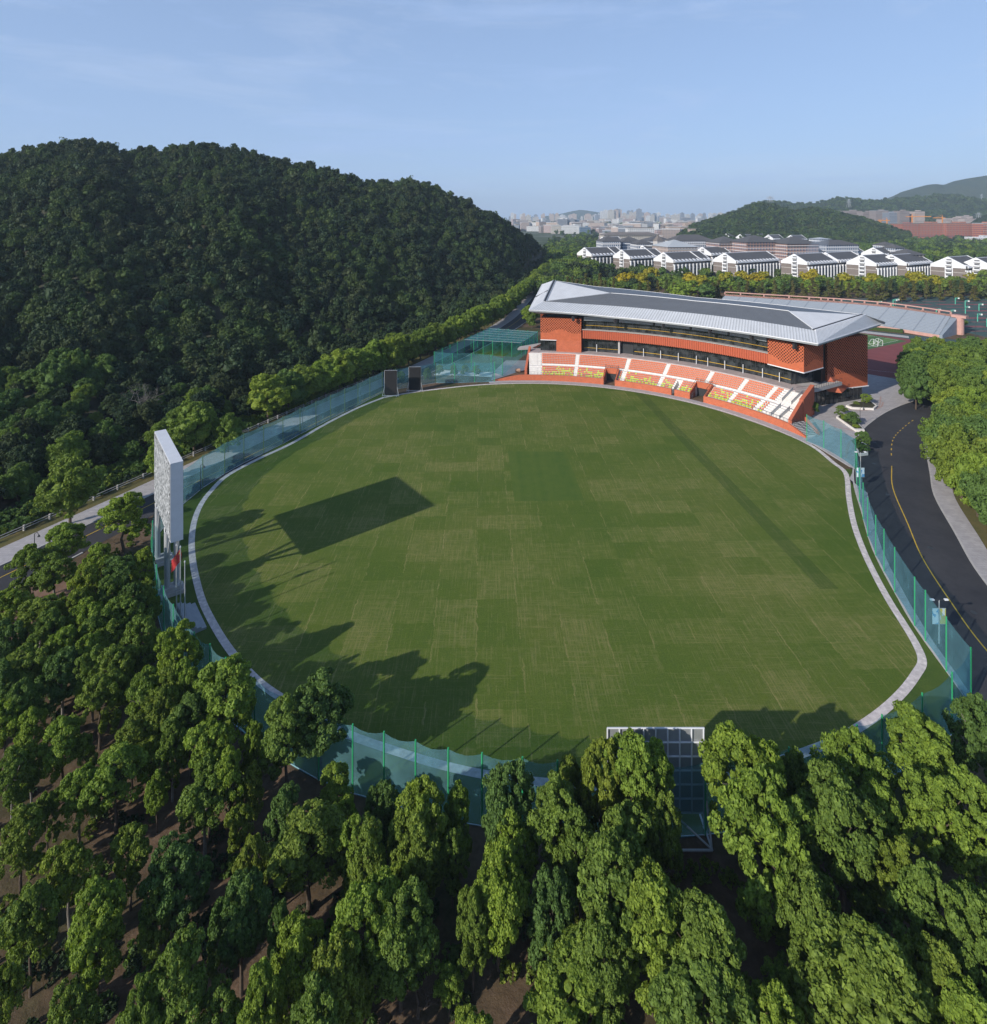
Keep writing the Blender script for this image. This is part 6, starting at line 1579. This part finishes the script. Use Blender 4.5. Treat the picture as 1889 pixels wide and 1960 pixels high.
sv=Vector((1.67,1.355,-1)).normalized()
sun=bpy.data.lights.new('sun','SUN'); sun.energy=SUN; sun.angle=R(.55); sun.color=(1,.93,.82)
so=bpy.data.objects.new('sun',sun); COL.objects.link(so); so.rotation_euler=sv.to_track_quat('-Z','Y').to_euler(); so.location=(-100,-80,120)
w=bpy.data.worlds.new('World'); SC.world=w; w.use_nodes=True; n=w.node_tree; bg=n.nodes['Background']
sky=n.nodes.new('ShaderNodeTexSky'); sky.sky_type='NISHITA'; sky.sun_disc=False; sky.sun_elevation=math.asin(-sv.z); sky.sun_rotation=math.atan2(-sv.x,-sv.y)
sky.air_density=1.0; sky.dust_density=.5; sky.ozone_density=4; sky.altitude=60
tc=n.nodes.new('ShaderNodeTexCoord'); mp=n.nodes.new('ShaderNodeMapping'); mp.inputs['Scale'].default_value=(1.2,1.2,7); mp.inputs['Rotation'].default_value=(0,R(6),0)
n.links.new(tc.outputs['Generated'],mp.inputs[0]); no=n.nodes.new('ShaderNodeTexNoise'); no.inputs['Scale'].default_value=1.7; no.inputs['Detail'].default_value=7; no.inputs['Roughness'].default_value=.62; no.inputs['Distortion'].default_value=.4; n.links.new(mp.outputs[0],no.inputs['Vector'])
rp=n.nodes.new('ShaderNodeValToRGB'); rp.color_ramp.elements[0].position=.52; rp.color_ramp.elements[0].color=(0,0,0,1); rp.color_ramp.elements[1].position=.80; rp.color_ramp.elements[1].color=(.35,.35,.35,1); n.links.new(no.outputs[0],rp.inputs[0])
mx=n.nodes.new('ShaderNodeMix'); mx.data_type='RGBA'; sx_=n.nodes.new('ShaderNodeSeparateXYZ'); n.links.new(tc.outputs['Generated'],sx_.inputs[0]); r2=n.nodes.new('ShaderNodeValToRGB'); n.links.new(sx_.outputs[2],r2.inputs[0])
e_=r2.color_ramp.elements; e_[0].position=.0; e_[0].color=(.78,.78,.78,1); e_[1].position=.62; e_[1].color=(.06,.06,.06,1); q_=e_.new(.36); q_.color=(.55,.55,.55,1)
mm=n.nodes.new('ShaderNodeMath'); mm.operation='ADD'; mm.use_clamp=True; n.links.new(rp.outputs[0],mm.inputs[0]); n.links.new(r2.outputs[0],mm.inputs[1]); n.links.new(mm.outputs[0],mx.inputs[0]); n.links.new(sky.outputs[0],mx.inputs[6]); mx.inputs[7].default_value=(3.3,4.6,7.2,1)
mp2=n.nodes.new('ShaderNodeMapping'); mp2.inputs['Scale'].default_value=(1.5,1.5,9); mp2.inputs['Rotation'].default_value=(0,R(-9),R(20)); n.links.new(tc.outputs['Generated'],mp2.inputs[0])
no2=n.nodes.new('ShaderNodeTexNoise'); no2.inputs['Scale'].default_value=1.9; no2.inputs['Detail'].default_value=9; no2.inputs['Roughness'].default_value=.66; no2.inputs['Distortion'].default_value=.8; n.links.new(mp2.outputs[0],no2.inputs['Vector'])
r3=n.nodes.new('ShaderNodeValToRGB'); r3.color_ramp.elements[0].position=.50; r3.color_ramp.elements[0].color=(0,0,0,1); r3.color_ramp.elements[1].position=.76; r3.color_ramp.elements[1].color=(.34,.34,.34,1); n.links.new(no2.outputs[0],r3.inputs[0])
mx2=n.nodes.new('ShaderNodeMix'); mx2.data_type='RGBA'; n.links.new(r3.outputs[0],mx2.inputs[0]); n.links.new(mx.outputs[2],mx2.inputs[6]); mx2.inputs[7].default_value=(4.6,5.5,7.2,1)
n.links.new(mx2.outputs[2],bg.inputs[0]); bg.inputs[1].default_value=SKY
cam=bpy.data.cameras.new('camera'); co=bpy.data.objects.new('camera',cam); COL.objects.link(co); SC.camera=co
co.location=(0,0,H0); co.rotation_euler=(R(90),0,0); cam.sensor_fit='HORIZONTAL'; cam.sensor_width=36; cam.lens=36*F/1889; cam.shift_x=0; cam.shift_y=-(980-V0)/1889; cam.clip_start=.5; cam.clip_end=20000
SC.view_settings.view_transform='Standard'; SC.view_settings.look='None'; SC.view_settings.exposure=EXPO; SC.view_settings.gamma=1
cy=SC.cycles
cy.max_bounces=5; cy.diffuse_bounces=2; cy.glossy_bounces=2; cy.transmission_bounces=2; cy.transparent_max_bounces=14; cy.volume_bounces=0
cy.use_denoising=True; cy.denoiser='OPENIMAGEDENOISE'; cy.use_adaptive_sampling=True; cy.adaptive_threshold=.015; cy.sample_clamp_indirect=4
SC.render.engine='CYCLES'; SC.render.use_persistent_data=False
